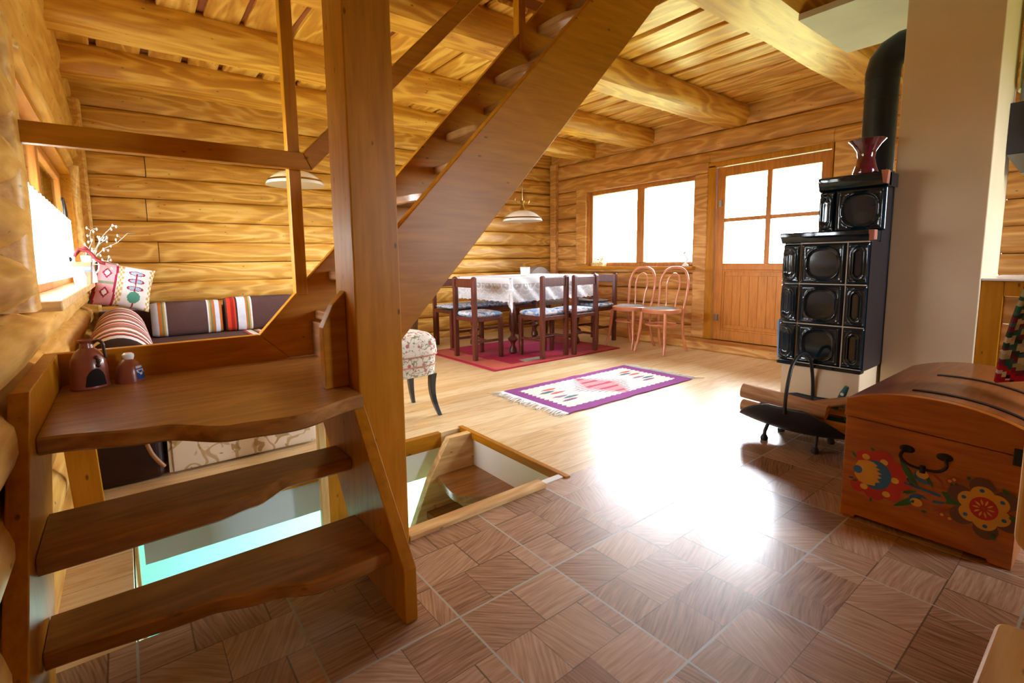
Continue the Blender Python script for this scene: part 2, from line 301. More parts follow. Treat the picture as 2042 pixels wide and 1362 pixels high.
# ---------------------------------------------------------------- mesh helpers
def nz(x, y=0, z=0): return noise.noise(Vector((x, y, z)))
class MB:
    def __init__(s): s.v = []; s.f = []; s.mi = []; s.m = 0; s.c = {}
    def add(s, vs, fs):
        o = len(s.v); s.v += [tuple(p) for p in vs]
        for f in fs: s.f.append(tuple(i+o for i in f)); s.mi.append(s.m)
        return s
    def box(s, x0, x1, y0, y1, z0, z1):
        if x0 > x1: x0, x1 = x1, x0
        if y0 > y1: y0, y1 = y1, y0
        if z0 > z1: z0, z1 = z1, z0
        vs = [(x, y, z) for z in (z0, z1) for y in (y0, y1) for x in (x0, x1)]
        return s.add(vs, [(0, 2, 3, 1), (4, 5, 7, 6), (0, 1, 5, 4), (2, 6, 7, 3), (0, 4, 6, 2), (1, 3, 7, 5)])
    def prism(s, pts, axis, a, b):   # pts 2D polygon in the other two axes (order: cyc) extruded a..b
        def P(p, t):
            if axis == 'X': return (t, p[0], p[1])
            if axis == 'Y': return (p[0], t, p[1])
            return (p[0], p[1], t)
        n = len(pts); vs = [P(p, a) for p in pts]+[P(p, b) for p in pts]
        ar = sum(pts[i][0]*pts[(i+1) % n][1]-pts[(i+1) % n][0]*pts[i][1] for i in range(n))
        fs = [tuple(range(n))[::-1], tuple(range(n, 2*n))]+[(i, (i+1) % n, (i+1) % n+n, i+n) for i in range(n)]
        flip = (ar > 0) != (b > a)
        if axis == 'Y': flip = not flip
        if flip: fs = [f[::-1] for f in fs]
        return s.add(vs, fs)
    def hull(s, a, b):   # two rings with the same count
        n = len(a); return s.add(list(a)+list(b), [tuple(range(n))[::-1], tuple(range(n, 2*n))]+[(i, (i+1) % n, (i+1) % n+n, i+n) for i in range(n)])
    def loft(s, rings, caps=True, closed=True):
        n = len(rings[0]); vs = [p for r in rings for p in r]; fs = []
        for k in range(len(rings)-1):
            for i in range(n if closed else n-1):
                j = (i+1) % n; fs.append((k*n+i, k*n+j, (k+1)*n+j, (k+1)*n+i))
        if caps: fs += [tuple(range(n))[::-1], tuple(range((len(rings)-1)*n, len(rings)*n))]
        return s.add(vs, fs)
    def tube(s, pts, r, n=10, caps=True, closed=False):
        pts = [Vector(p) for p in pts]; N = len(pts); rings = []; up = None
        for i, p in enumerate(pts):
            if closed: t = pts[(i+1) % N]-pts[i-1]
            else: t = pts[min(i+1, N-1)]-pts[max(i-1, 0)]
            t.normalize()
            if up is None: up = Vector((0, 0, 1)) if abs(t.z) < .9 else Vector((1, 0, 0))
            a = t.cross(up); 
            if a.length < 1e-4: a = t.orthogonal()
            a.normalize(); b = a.cross(t).normalized(); up = b
            rr = r[i] if isinstance(r, (list, tuple)) else r
            rings.append([p+a*math.cos(2*PI*k/n)*rr+b*math.sin(2*PI*k/n)*rr for k in range(n)])
        if closed: rings.append(rings[0]); return s.loft(rings, False)
        return s.loft(rings, caps)
    def lathe(s, prof, cx=0, cy=0, n=24, sx=1, sy=1, z0=0):
        rings = [[(cx+math.cos(2*PI*k/n)*r*sx, cy+math.sin(2*PI*k/n)*r*sy, z0+z) for k in range(n)] for r, z in prof]
        return s.loft(rings, True)
    def grid(s, fn, nu, nv, thick=0):
        vs = [fn(i/nu, j/nv) for j in range(nv+1) for i in range(nu+1)]; w_ = nu+1
        fs = [(j*w_+i, j*w_+i+1, (j+1)*w_+i+1, (j+1)*w_+i) for j in range(nv) for i in range(nu)]
        return s.add(vs, fs)
    def sphere(s, c, r, n=10, m=7, sx=1, sy=1, sz=1):
        return s.lathe([(max(1e-4, r*math.sin(PI*i/m)), -r*math.cos(PI*i/m)*sz) for i in range(m+1)], c[0], c[1], n, sx, sy, c[2])
    def build(s, name, mat, parent=None, bevel=0, smooth=None, col=None, kind=None, label=None, seg=2, solid=0, rel=False, subsurf=0):
        me = bpy.data.meshes.new(name)
        off = parent.matrix_basis.translation if (parent is not None and rel) else None
        if off is not None and parent.parent is not None: off = off+parent.parent.matrix_basis.translation
        vs = s.v if off is None else [(a-off[0], b-off[1], c-off[2]) for a, b, c in s.v]
        me.from_pydata(vs, [], s.f)
        mats = mat if isinstance(mat, (list, tuple)) else [mat]
        for m in mats: me.materials.append(m)
        if len(mats) > 1: me.polygons.foreach_set('material_index', s.mi)
        if col:
            at = me.color_attributes.new('Col', 'FLOAT_COLOR', 'CORNER'); k = 0; buf = [0]*(len(me.loops)*4)
            for p in me.polygons:
                c = col(s.v[p.vertices[0]] if False else tuple(sum(s.v[i][q] for i in p.vertices)/len(p.vertices) for q in range(3)))
                for li in p.loop_indices: buf[li*4:li*4+4] = [c[0], c[1], c[2], 1]
            at.data.foreach_set('color', buf)
        me.validate()
        import bmesh
        bm = bmesh.new(); bm.from_mesh(me)
        if not solid: bmesh.ops.recalc_face_normals(bm, faces=bm.faces)
        bm.to_mesh(me); bm.free()
        if smooth:
            me.polygons.foreach_set('use_smooth', [True]*len(me.polygons))
            if smooth is not True: me.set_sharp_from_angle(angle=math.radians(smooth))
        o = bpy.data.objects.new(name, me); C.objects.link(o)
        if parent is not None: o.parent = parent
        if solid:
            md = o.modifiers.new('thickness', 'SOLIDIFY'); md.thickness = solid; md.offset = 0
        if subsurf:
            md = o.modifiers.new('subdivision', 'SUBSURF'); md.levels = subsurf; md.render_levels = subsurf
        if bevel:
            md = o.modifiers.new('bevel', 'BEVEL'); md.width = bevel; md.segments = seg; md.limit_method = 'ANGLE'; md.angle_limit = math.radians(35)
        if kind: o['kind'] = kind
        if label: o['label'] = label
        return o
def thing(name, label, cat, loc=(0, 0, 0), rz=0, group=None):
    o = bpy.data.objects.new(name, None); C.objects.link(o); o.location = loc; o.rotation_euler = (0, 0, rz)
    o.empty_display_size = .1; o['label'] = label; o['category'] = cat
    if group: o['group'] = group
    return o
def tag(o, label, cat, group=None, kind=None):
    o['label'] = label; o['category'] = cat
    if group: o['group'] = group
    if kind: o['kind'] = kind
    return o
def sthing(name):
    o = bpy.data.objects.new(name, None); C.objects.link(o); o['kind'] = 'structure'; return o
def dup(root, loc, rz, label, group=None):
    r = root.copy(); C.objects.link(r); r.location = loc; r.rotation_euler = (0, 0, rz); r['label'] = label
    if group: r['group'] = group
    for ch in list(root.children):
        c = ch.copy(); C.objects.link(c); c.parent = r
        for g in ch.children:
            d = g.copy(); C.objects.link(d); d.parent = c
    return r
def spline(ctrl, n=8):   # Catmull-Rom through control points
    P = [Vector(p) for p in ctrl]; out = []
    for i in range(len(P)-1):
        p0 = P[max(i-1, 0)]; p1 = P[i]; p2 = P[i+1]; p3 = P[min(i+2, len(P)-1)]
        for k in range(n):
            t = k/n
            out.append(.5*((2*p1)+(-p0+p2)*t+(2*p0-5*p1+4*p2-p3)*t*t+(-p0+3*p1-3*p2+p3)*t**3))
    out.append(P[-1]); return out
def rgb(h): return srgb(h)[:3]
# ---------------------------------------------------------------- room shell
def logpiece(mb, axis, a0, a1, z0, z1, face, sgn, D, seed, p=3.0, thick=.22, amp=.006, endround=0):
    """one log: axis along X or Y; visible face at coordinate `face`, the room lies on side sgn"""
    n = max(2, int((a1-a0)/.12)); T = [-1, -.93, -.82, -.65, -.4, -.15, .15, .4, .65, .82, .93, 1]
    rings = []; zc = (z0+z1)/2; h = (z1-z0)/2-.0035
    for i in range(n+1):
        a = a0+(a1-a0)*i/n; ring = []
        er = 1.0
        if endround:
            e = min(a-a0, a1-a)/endround
            if e < 1: er = math.sqrt(max(0, 1-(1-e)**2))
        for t in T:
            d = D*abs(t)**p+amp*2*nz(a*1.3, t*1.2, seed*7.1)+amp*.8*nz(a*5, t*4, seed)
            d = max(0, d)+(1-er)*D*1.4
            zz = zc+t*h+.006*nz(a*.9, seed*3.3, 5 if t > 0 else 9)*abs(t)
            q = face-sgn*d
            ring.append((a, q, zz) if axis == 'X' else (q, a, zz))
        b = face-sgn*thick
        for zz in (z1-.004, z0+.004): ring.append((a, b, zz) if axis == 'X' else (b, a, zz))
        rings.append(ring)
    mb.loft(rings)
def logwall(name, mat, axis, a0, a1, seams, face, sgn, D, openings=(), p=3.0, joints=None, seed=0, endround=0, thick=.22, amp=.006):
    mb = MB()
    for k in range(len(seams)-1):
        z0, z1 = seams[k], seams[k+1]
        segs = [(a0, a1, z0, z1)]
        for (oa, ob, oz0, oz1) in openings:
            new = []
            for (s0, s1, q0, q1) in segs:
                if q1 <= oz0+.01 or q0 >= oz1-.01 or s1 <= oa or s0 >= ob: new.append((s0, s1, q0, q1)); continue
                if s0 < oa: new.append((s0, oa, q0, q1))
                if s1 > ob: new.append((ob, s1, q0, q1))
                if q0 < oz0-.02: new.append((max(s0, oa), min(s1, ob), q0, oz0))
                if q1 > oz1+.02: new.append((max(s0, oa), min(s1, ob), oz1, q1))
            segs = new
        for (s0, s1, q0, q1) in segs:
            js = [j for j in (joints or {}).get(k, []) if s0+.1 < j < s1-.1]
            cuts = [s0]+js+[s1]
            for i in range(len(cuts)-1):
                logpiece(mb, axis, cuts[i]+(.003 if i else 0), cuts[i+1]-.003, q0, q1, face, sgn, D, seed+k*3+i, p, thick, amp, endround if (s0 > a0+.01 or s1 < a1-.01) else 0)
    o = mb.build(name, mat, smooth=40, kind='structure')
    return o
SA = [-.03, .09, .28, .467, .655, .842, 1.027, 1.216, 1.405, 1.605, 1.80, 1.98, 2.165, 2.36, 2.62]
SB = [-.03, .213, .447, .629, .82, 1.0, 1.2, 1.4, 1.6, 1.8, 1.98, 2.17, 2.37, 2.62]
SC = [-.03, .12, .33, .50, .69, .86, 1.05, 1.23, 1.42, 1.62, 1.84, 2.06, 2.28, 2.62]
WA, WB, WC, WD = 5.5, 5.26, -.22, -1.8
logwall('wall_back', M['log'], 'X', -.5, 5.5, SA, WA, -1, .035, p=4.0, joints={6: [.284], 8: [.22], 10: [.24], 7: [3.4], 12: [2.2], 4: [2.9]}, seed=3)
BWIN = (3.13, 4.76, .90, 1.93); BDOOR = (1.80, 2.99, -.05, 2.0); BKIT = (.66, 1.25, .84, 1.72)
logwall('wall_right', M['log_door'], 'Y', -2.0, 5.6, SB, WB, -1, .03, openings=(BWIN, BDOOR, BKIT), p=4.0, seed=11)
CWIN = (2.28, 4.92, .86, 1.70)
logwall('wall_left', M['log_y'], 'Y', -2.0, 5.6, SC, WC, 1, .085, openings=(CWIN,), p=2.6, seed=23, endround=.13, thick=.5, amp=.006)
logwall('wall_front', M['log'], 'X', -.5, 5.5, SB, WD, 1, .035, openings=((2.8, 3.6, 1.0, 2.0),), seed=31)
# chinking cores behind the seams keep daylight out
mb = MB()
mb.box(-.6, 5.6, WA+.10, WA+.3, -.1, 2.65)
mb.build('wall_back', M['ink'], kind='structure')
def core(name, x0, x1, y0, y1, openings, z1=2.65):
    mb = MB(); ops = sorted(openings); y = y0
    for (a, b, q0, q1) in ops:
        mb.box(x0, x1, y, a, -.1, z1)
        if q0 > 0: mb.box(x0, x1, a, b, -.1, q0-.02)
        mb.box(x0, x1, a, b, q1+.02, z1); y = b
    mb.box(x0, x1, y, y1, -.1, z1)
    mb.build(name, M['ink'], kind='structure')
core('wall_right', WB+.10, WB+.3, -2.1, 5.6, (BWIN, BDOOR, BKIT))
core('wall_left', WC-.52, WC-.14, -2.1, 5.6, (CWIN,))
mb = MB(); mb.box(-.6, 2.8, WD-.3, WD-.1, -.1, 2.65); mb.box(3.6, 5.6, WD-.3, WD-.1, -.1, 2.65); mb.box(2.8, 3.6, WD-.3, WD-.1, -.1, .98); mb.box(2.8, 3.6, WD-.3, WD-.1, 2.02, 2.65)
mb.build('wall_front', M['ink'], kind='structure')
# floors
OX0, OX1, OY0, OY1 = -.05, 1.567, 1.548, 2.42
mb = MB(); mb.box(-.5, 5.4, -2.0, OY0, -.12, 0); mb.build('floor', M['floor_tl'], kind='structure')
mb = MB(); mb.box(-.5, 5.4, OY1, 5.6, -.12, 0); mb.box(OX1, 5.4, OY0, OY1, -.12, 0); mb.box(-.5, OX0, OY0, OY1, -.12, 0)
mb.build('floor', M['floor_bd'], kind='structure')
# stairwell lining
mb = MB()
mb.box(OX1, OX1+.12, OY0-.1, OY1+.12, -2.3, -.121)        # right side, white
mb.box(.76, OX1+.02, OY1, OY1+.12, -.24, -.121)
mb.build('trim_1', M['white'], kind='structure')
mb = MB(); mb.box(OX1-.004, OX1-.0005, OY0, OY1-.04, -.9, -.035); mb.box(.76, OX1-.005, OY1-.004, OY1-.0005, -.24, -.06)
mb.build('trim_2', M['white'], kind='structure')
mb = MB(); mb.box(-.02, .76, OY1-.004, OY1+.1, -.24, -.03); mb.build('trim_3', M['bluegrey'], kind='structure')
mb = MB(); mb.box(OX1-.02, OX1+.012, OY0-.02, OY1+.02, -.035, .006); mb.build('trim_4', M['pine_y'], bevel=.003, kind='structure')
mb = MB(); mb.box(.60, 1.40, OY1-.03, OY1+.008, -.075, .012); mb.box(-.05, .6, OY1-.03, OY1+.008, -.075, .012); mb.build('trim_5', M['pine_x'], bevel=.003, kind='structure')
mb = MB(); mb.box(.748, 1.42, OY0-.03, OY0+.03, -.03, .018); mb.build('trim_6', M['pale_x'], bevel=.003, kind='structure')
mb = MB(); mb.box(1.42, 1.56, OY0-.005, OY0+.03, -.03, .004); mb.build('trim_7', M['white'], bevel=.002, kind='structure')
mb = MB(); mb.box(-.5, 1.6, OY0-.12, OY0-.001, -2.3, -.121); mb.build('wall_cellar', M['white'], kind='structure')
mb = MB()
for k in range(9): mb.box(-.6, OX0+.0, OY1-.03, OY1+.0, -.20-.165*k+.003, -.04-.165*k)
for k in range(9): mb.box(OX0-.03, OX0, OY0, OY1-.03, -.20-.165*k+.003, -.04-.165*k)
mb.build('trim_8', M['pine_x'], bevel=.004, kind='structure')
mb = MB(); mb.box(OX0-.005, OX0+.012, OY1-.045, OY1-.03, -2.0, -.04); mb.build('trim_9', M['pale_z'], bevel=.003, kind='structure')
# cellar room
mb = MB(); mb.box(-.6, 4.2, 4.6, 4.75, -2.4, -.121); mb.box(-.75, -.6, 1.4, 4.75, -2.4, -.121); mb.box(4.2, 4.3, 1.4, 4.75, -2.4, -.121)
mb.build('wall_cellar', M['turq'], kind='structure')
mb = MB(); mb.box(-.75, 4.3, 1.3, 4.75, -2.5, -2.3); mb.build('floor_cellar', M['bluegrey'], kind='structure')
# ceiling: spaced boards under red-brown cover boards
SX1, SY0, SY1 = 2.72, 1.66, 2.50      # stair opening in the ceiling: X < SX1
mb = MB(); rnd = random.Random(4)
def wavy_board(mb, xa, xb, y0, y1, z, seed):
    n = max(2, int((y1-y0)/.15)); R = []
    for i in range(n+1):
        y = y0+(y1-y0)*i/n
        a = xa+.012*nz(y*1.7, seed*3.1, 1); b = xb+.012*nz(y*1.7, seed*5.3, 2)
        R.append([(a, y, z+.03), (a, y, z+.006), (a+.006, y, z), (b-.006, y, z), (b, y, z+.006), (b, y, z+.03)])
    mb.loft(R)
x = -.5; k = 0
while x < 5.4:
    wd = .19+.07*rnd.random(); gap = .035+.02*rnd.random(); z = 2.56+.006*rnd.random()
    if x < SX1: rngs = [(-1.95, SY0), (SY1, 5.6)]
    else: rngs = [(-1.95, 5.6)]
    for (a, b) in rngs: wavy_board(mb, x, x+wd, a, b, z, k+a)
    x += wd+gap; k += 1
mb.build('ceiling', M['ceil'], smooth=30, kind='structure')
mb = MB(); mb.box(-.5, SX1, -2, SY0, 2.592, 2.66); mb.box(-.5, SX1, SY1, 5.7, 2.592, 2.66); mb.box(SX1, 5.5, -2, 5.7, 2.592, 2.66)
mb.build('ceiling', M['ceil_red'], kind='structure')
# upstairs around the stair opening
mb = MB()
for k in range(9):
    z0 = 2.66+k*.2; mb.box(-.5, SX1+.1, SY1, SY1+.06, z0, z0+.194); mb.box(-.5, SX1+.1, SY0-.06, SY0, z0, z0+.194)
mb.build('wall_upstairs', M['log'], bevel=.01, kind='structure')
mb = MB()
for k in range(9):
    z0 = 2.66+k*.2; mb.box(SX1, SX1+.06, SY0-.06, SY1+.06, z0, z0+.194); mb.box(-.56, -.5, SY0-.06, SY1+.06, z0, z0+.194)
mb.build('wall_upstairs', M['log_y'], bevel=.01, kind='structure')
mb = MB(); mb.box(-.6, SX1+.1, SY0-.1, SY1+.1, 4.4, 4.5); mb.build('ceiling_upstairs', M['ceil'], kind='structure')
# round beams with a flat underside
def beam(name, label, yc, zb, x0, x1, r, flat, seed, group=None, taper=0):
    mb = MB(); n = int((x1-x0)/.15); R = []
    for i in range(n+1):
        x = x0+(x1-x0)*i/n; ring = []
        rr = r*(1+taper*(i/n-.5)); hw = flat/2*(1+.12*nz(x*1.1, seed, 3))
        zc = zb+math.sqrt(max(1e-4, rr*rr-hw*hw)); a0 = math.asin(min(1, hw/rr))
        m = 20
        for q in range(m+1):
            a = a0+(2*PI-2*a0)*q/m      # measured from straight down
            w_ = rr*(1+.035*nz(x*1.6, math.cos(a)*1.5+seed, math.sin(a)*1.5)+.012*nz(x*6, math.cos(a)*4+seed, math.sin(a)*4))
            if q in (0, m): w_ = rr
            ring.append((x, yc+math.sin(a)*w_*.98, min(2.60, zc-math.cos(a)*w_)))
        R.append(ring)
    mb.loft(R)
    o = mb.build(name, M['beam'], smooth=40)
    return tag(o, label, 'beam', group)
G = 'round ceiling beams'
beam('ceiling_beam', 'broad flat-faced ceiling beam nearest the stove pipe, hewn and bright', 1.41, 2.34, 2.2, 5.3, .20, .30, 1, G, .1)
beam('ceiling_beam', 'short near end of the broad hewn beam left of the stair opening', 1.46, 2.34, -.25, .55, .18, .28, 8, G)
beam('ceiling_beam', 'round ceiling beam meeting the wall above the door, just behind the stairs', 2.73, 2.37, -.25, 5.3, .155, .21, 2, G)
beam('ceiling_beam', 'round ceiling beam above the hanging lamps, third from the stove', 3.86, 2.37, -.25, 5.3, .155, .21, 3, G)
beam('ceiling_beam', 'round ceiling beam farthest from the camera, nearest the log wall', 4.78, 2.37, -.25, 5.3, .15, .21, 4, G)
# corner posts and casings
mb = MB(); mb.box(-.30, -.165, WA-.14, WA-.03, 0, 2.37); mb.build('trim_10', M['log_y'], bevel=.02, kind='structure')
mb = MB(); mb.box(WB-.06, WB+.01, WA-.14, WA-.02, 0, 2.40); mb.build('trim_11', M['log_door'], bevel=.012, kind='structure')
mb = MB(); mb.box(WB-.30, WB+.04, 1.3, 3.75, 0, .085); mb.build('trim_12', M['log_door'], bevel=.015, kind='structure')
mb = MB(); mb.box(WB-.22, WB+.0, 3.75, 5.45, 0, .085); mb.build('trim_13', M['log_door'], bevel=.015, kind='structure')
# window 1 (door wall)
def casing(name, mat, boxes, bevel=.006):
    mb = MB()
    for b in boxes: mb.box(*b)
    return mb.build(name, mat, bevel=bevel, kind='structure')
casing('trim_14', M['log_door'], [(WB-.035, WB+.04, 4.78, 4.97, .93, 1.98), (WB-.04, WB+.1, 2.98, 3.135, .085, 1.928), (WB-.03, WB+.03, 1.53, 1.78, .085, 2.03)], .012)
casing('trim_15', M['log_door'], [(WB-.04, WB+.05, 2.98, 4.97, 1.93, 2.05)], .015)
w1 = sthing('window_1')
def frame_boxes(mb, X0, X1, y0, y1, z0, z1, t): 
    mb.box(X0, X1, y0, y0+t, z0, z1); mb.box(X0, X1, y1-t, y1, z0, z1); mb.box(X0, X1, y0+t, y1-t, z0, z0+t); mb.box(X0, X1, y0+t, y1-t, z1-t, z1)
mb = MB(); frame_boxes(mb, WB+.03, WB+.10, 3.135, 4.76, .905, 1.93, .05); mb.box(WB+.03, WB+.10, 3.86, 3.97, .955, 1.88)
mb.build('frame', M['frame'], w1, bevel=.005)
mb = MB(); mb.box(WB+.065, WB+.071, 3.18, 3.865, .95, 1.885); mb.build('pane', M['glass'], w1)
mb = MB(); mb.box(WB+.065, WB+.071, 3.965, 4.715, .95, 1.885); mb.build('pane', M['glass'], w1)
mb = MB(); mb.box(WB-.10, WB+.05, 3.10, 4.86, .868, .905); mb.build('sill', M['pine_y'], w1, bevel=.005)
mb = MB(); mb.box(WB+.0, WB+.34, 4.755, 4.785, .9, 1.94); mb.box(WB+.1, WB+.34, 3.105, 3.135, .9, 1.94); mb.box(WB+.1, WB+.34, 3.1, 4.78, 1.93, 1.96); mb.box(WB+.1, WB+.34, 3.1, 4.78, .87, .905)
mb.build('reveal', M['frame'], w1)
# door
d1 = sthing('door_1')
mb = MB()
t = .075
mb.box(WB+.0, WB+.05, 2.80, 2.89, .085, 1.97); mb.box(WB+.0, WB+.05, 1.80, 1.885, .085, 1.97)
mb.box(WB+.0, WB+.05, 1.885, 2.80, 1.87, 1.97); mb.box(WB+.0, WB+.05, 1.885, 2.80, .865, .935); mb.box(WB+.0, WB+.05, 1.885, 2.80, .085, .2)
mb.box(WB+.005, WB+.045, 2.322, 2.372, .935, 1.87); mb.box(WB+.005, WB+.045, 1.885, 2.322, 1.385, 1.425); mb.box(WB+.005, WB+.045, 2.372, 2.80, 1.385, 1.425)
mb.build('leaf', M['door'], d1, bevel=.005)
mb = MB(); mb.box(WB+.025, WB+.04, 1.88, 2.805, .195, .87)
mb.build('panel', M['door'], d1)
mb = MB()
frame_boxes(mb, WB+.008, WB+.035, 1.885, 2.80, .2, .865, .02)
for k in range(9):
    y = 1.985+k*.0905-.02; mb.box(WB+.014, WB+.03, y+.0008, y+.0905-.0008, .26, .80)
mb.build('boards', M['door'], d1, bevel=.0025)
for (a, b) in ((1.885, 2.322), (2.372, 2.80)):
    for (q, r_) in ((.935, 1.385), (1.425, 1.87)):
        mb = MB(); mb.box(WB+.022, WB+.028, a, b, q, r_); mb.build('pane', M['glass'], d1)
mb = MB(); mb.box(WB-.03, WB+.08, 2.895, 2.985, .085, 2.0); mb.box(WB-.03, WB+.08, 1.785, 1.8, .085, 2.0); mb.box(WB-.03, WB+.08, 1.785, 2.985, 1.975, 2.03)
mb.build('frame', M['pine_z'], d1, bevel=.006)
mb = MB(); mb.box(WB-.05, WB+.2, 1.79, 2.99, .0, .085); mb.build('threshold', M['log_door'], d1, bevel=.01)
mb = MB(); mb.box(WB-.012, WB+.0, 2.83, 2.86, 1.55, 1.62); mb.box(WB-.012, WB+.0, 2.83, 2.86, .3, .37); mb.build('hinge', M['steel'], d1)
# window 2 (left wall, seen edge on)
w2 = sthing('window_2')
def frm2(name, y0, y1):
    mb = MB(); X0, X1 = WC-.13, WC-.09
    frame_boxes(mb, X0, X1, y0, y1, .882, 1.68, .045); mb.build(name, M['frame'], w2, bevel=.005)
    mb = MB(); mb.box(X0+.015, X0+.021, y0+.04, y1-.04, .925, 1.64); mb.build('pane', M['glass'], w2)
frm2('frame', 2.3, 3.6); frm2('frame', 3.6, 4.9)
mb = MB(); mb.box(WC-.24, WC+.045, 2.3, 4.98, .845, .882); mb.build('sill', M['pale_x'], w2, bevel=.006)
mb = MB(); mb.box(WC-.5, WC-.03, 2.28, 4.92, 1.68, 1.71); mb.box(WC-.5, WC-.03, 4.9, 4.93, .86, 1.7); mb.build('reveal', M['pine_y'], w2)
def rough_post(name, y0, y1, z0, z1, x0, x1, seed):
    mb = MB(); R = []; n = int((z1-z0)/.1)
    for i in range(n+1):
        z = z0+(z1-z0)*i/n; f = .015*nz(z*2.5, seed, 0); g = .015*nz(z*2.5, seed, 7)
        R.append([(x0, y0, z), (x1-.02+f, y0-g, z), (x1+f, y0+.02, z), (x1+f*.8, y1-.02, z), (x1-.02+f, y1+g, z), (x0, y1, z)])
    mb.loft(R); return mb.build(name, M['log_y'], smooth=50, kind='structure')
rough_post('trim_16', 2.10, 2.28, .86, 1.76, WC-.4, WC-.005, 2)
rough_post('trim_17', 4.92, 5.12, .86, 1.76, WC-.4, WC+.01, 5)
# unseen window added behind the camera to let in fill light
w3 = sthing('window_3')
mb = MB(); mb.box(2.8, 2.85, WD-.2, WD-.1, 1.0, 2.0); mb.box(3.55, 3.6, WD-.2, WD-.1, 1.0, 2.0); mb.box(2.85, 3.55, WD-.2, WD-.1, 1.0, 1.05); mb.box(2.85, 3.55, WD-.2, WD-.1, 1.95, 2.0)
mb.build('frame', M['frame'], w3, bevel=.005)
mb = MB(); mb.box(2.84, 3.56, WD-.155, WD-.149, 1.04, 1.96); mb.build('pane', M['glass'], w3)
# kitchen corner: window 4 in the door wall, half wall with counter
w4 = sthing('window_4')
mb = MB(); frame_boxes(mb, WB+.03, WB+.10, .66, 1.25, .84, 1.72, .04); mb.build('frame', M['white'], w4, bevel=.004)
mb = MB(); mb.box(WB+.06, WB+.066, .69, 1.22, .87, 1.69); mb.build('pane', M['glass'], w4)
# chimney
mb = MB(); mb.box(3.30, 3.75, .468, .833, 0, 2.60); ch = mb.build('wall_chimney', M['plaster'], bevel=.004, kind='structure')
# ---------------------------------------------------------------- main staircase
def curve_tread(mb, x0, x1, ctrl, yback, z, th, back_ctrl=None):
    """tread across X with a wavy front edge; ctrl = [(x, yfront)...]; smooth steps"""
    N = 40
    def ev(c, x):
        for i in range(len(c)-1):
            if x <= c[i+1][0] or i == len(c)-2:
                t = (x-c[i][0])/(c[i+1][0]-c[i][0]); t = min(1, max(0, t)); t = t*t*(3-2*t)
                return c[i][1]+(c[i+1][1]-c[i][1])*t
    R = []
    for i in range(N+1):
        x = x0+(x1-x0)*i/N; yf = ev(ctrl, x); yb = ev(back_ctrl, x) if back_ctrl else yback
        r = .006
        R.append([(x, yf+r, z), (x, yf, z-r), (x, yf, z-th+r), (x, yf+r, z-th), (x, yb, z-th), (x, yb, z)])
    mb.loft(R)
st = thing('staircase', 'open wooden staircase with wavy treads turning over a landing towards the ceiling', 'staircase', (.2, 1.4, 0))
def P(name, mb, mat, **k): return mb.build(name, mat, st, rel=True, **k)
# lower flight
mb = MB(); curve_tread(mb, -.20, .545, [(-.20, 1.352), (.10, 1.325), (.22, 1.29), (.36, 1.235), (.545, 1.235)], 1.50, .178, .042); P('tread', mb, M['tread'], smooth=35)
mb = MB(); curve_tread(mb, -.20, .545, [(-.20, 1.405), (.14, 1.415), (.24, 1.44), (.36, 1.51), (.545, 1.512)], 1.655, .368, .042); P('tread', mb, M['tread'], smooth=35)
# landing: front wavy, back straight, notched round the post
mb = MB(); curve_tread(mb, -.20, .575, [(-.20, 1.60), (.04, 1.52), (.20, 1.40), (.34, 1.375), (.575, 1.462)], 2.258, .585, .045)
mb.box(.575, .70, 1.695, 2.258, .54, .585); P('landing', mb, M['tread'], smooth=35)
side = [(1.155, 0), (1.155, .158), (1.48, .548), (1.5, .54), (1.86, .54), (1.86, .50), (1.455, 0)]
mb = MB(); mb.prism(side, 'X', .547, .585); P('stringer', mb, M['pine_z'], bevel=.003)
sideL = [(1.155, 0), (1.155, .158), (1.615, .70), (2.258, .70), (2.258, .48), (1.86, .48), (1.455, 0)]
mb = MB(); mb.prism(sideL, 'X', -.242, -.202); P('stringer', mb, M['pine_z'], bevel=.003)
# guard boards round the landing
mb = MB(); mb.prism([(-.242, .545), (-.242, .70), (.444, .70), (.56, .586), (.56, .545)], 'Y', 2.26, 2.30); P('guard_board', mb, M['pine_x'], bevel=.003)
# upper flight
mb = MB(); zt = lambda x: 1.119+1.0505*(x-.784); zb = lambda x: .717+1.05*(x-.781)
mb.prism([(.746, zb(.746)), (.746, zt(.746)), (2.69, zt(2.69)), (2.69, zb(2.69))], 'Y', 1.60, 1.645); mb.prism([(.505, .586), (.505, .79), (.54, zt(.54)), (.584, zt(.584)), (.584, .586)], 'Y', 1.60, 1.645); P('stringer', mb, M['pine_x'], bevel=.003)
mb = MB(); zt2 = lambda x: .700+1.085*(x-.446)
mb.prism([(.446, .70), (2.69, zt2(2.69)), (2.69, zt2(2.69)-.42), (.80, .586), (.56, .586)], 'Y', 2.26, 2.30); P('stringer', mb, M['pine_x'], bevel=.003)
def up_tread(k):
    z = .79+.1745*k; X0 = .635+.1615*k; s_ = 1 if k % 2 == 0 else -1
    mb = MB(); N = 30; R = []
    y0, y1 = 1.645, 2.26
    for i in range(N+1):
        y = y0+(y1-y0)*i/N; xf = X0+s_*.045*math.tanh((y-1.97)/.07)
        xb = X0+.175; r = .006; th = .04
        R.append([(xf+r, y, z), (xf, y, z-r), (xf, y, z-th+r), (xf+r, y, z-th), (xb, y, z-th), (xb, y, z)])
    mb.loft(R); P('tread', mb, M['tread_y'], smooth=35)
for k in range(11): up_tread(k)
mb = MB(); mb.box(.665, .685, 1.70, 2.258, .587, .742); P('riser', mb, M['tread_y'], bevel=.002)
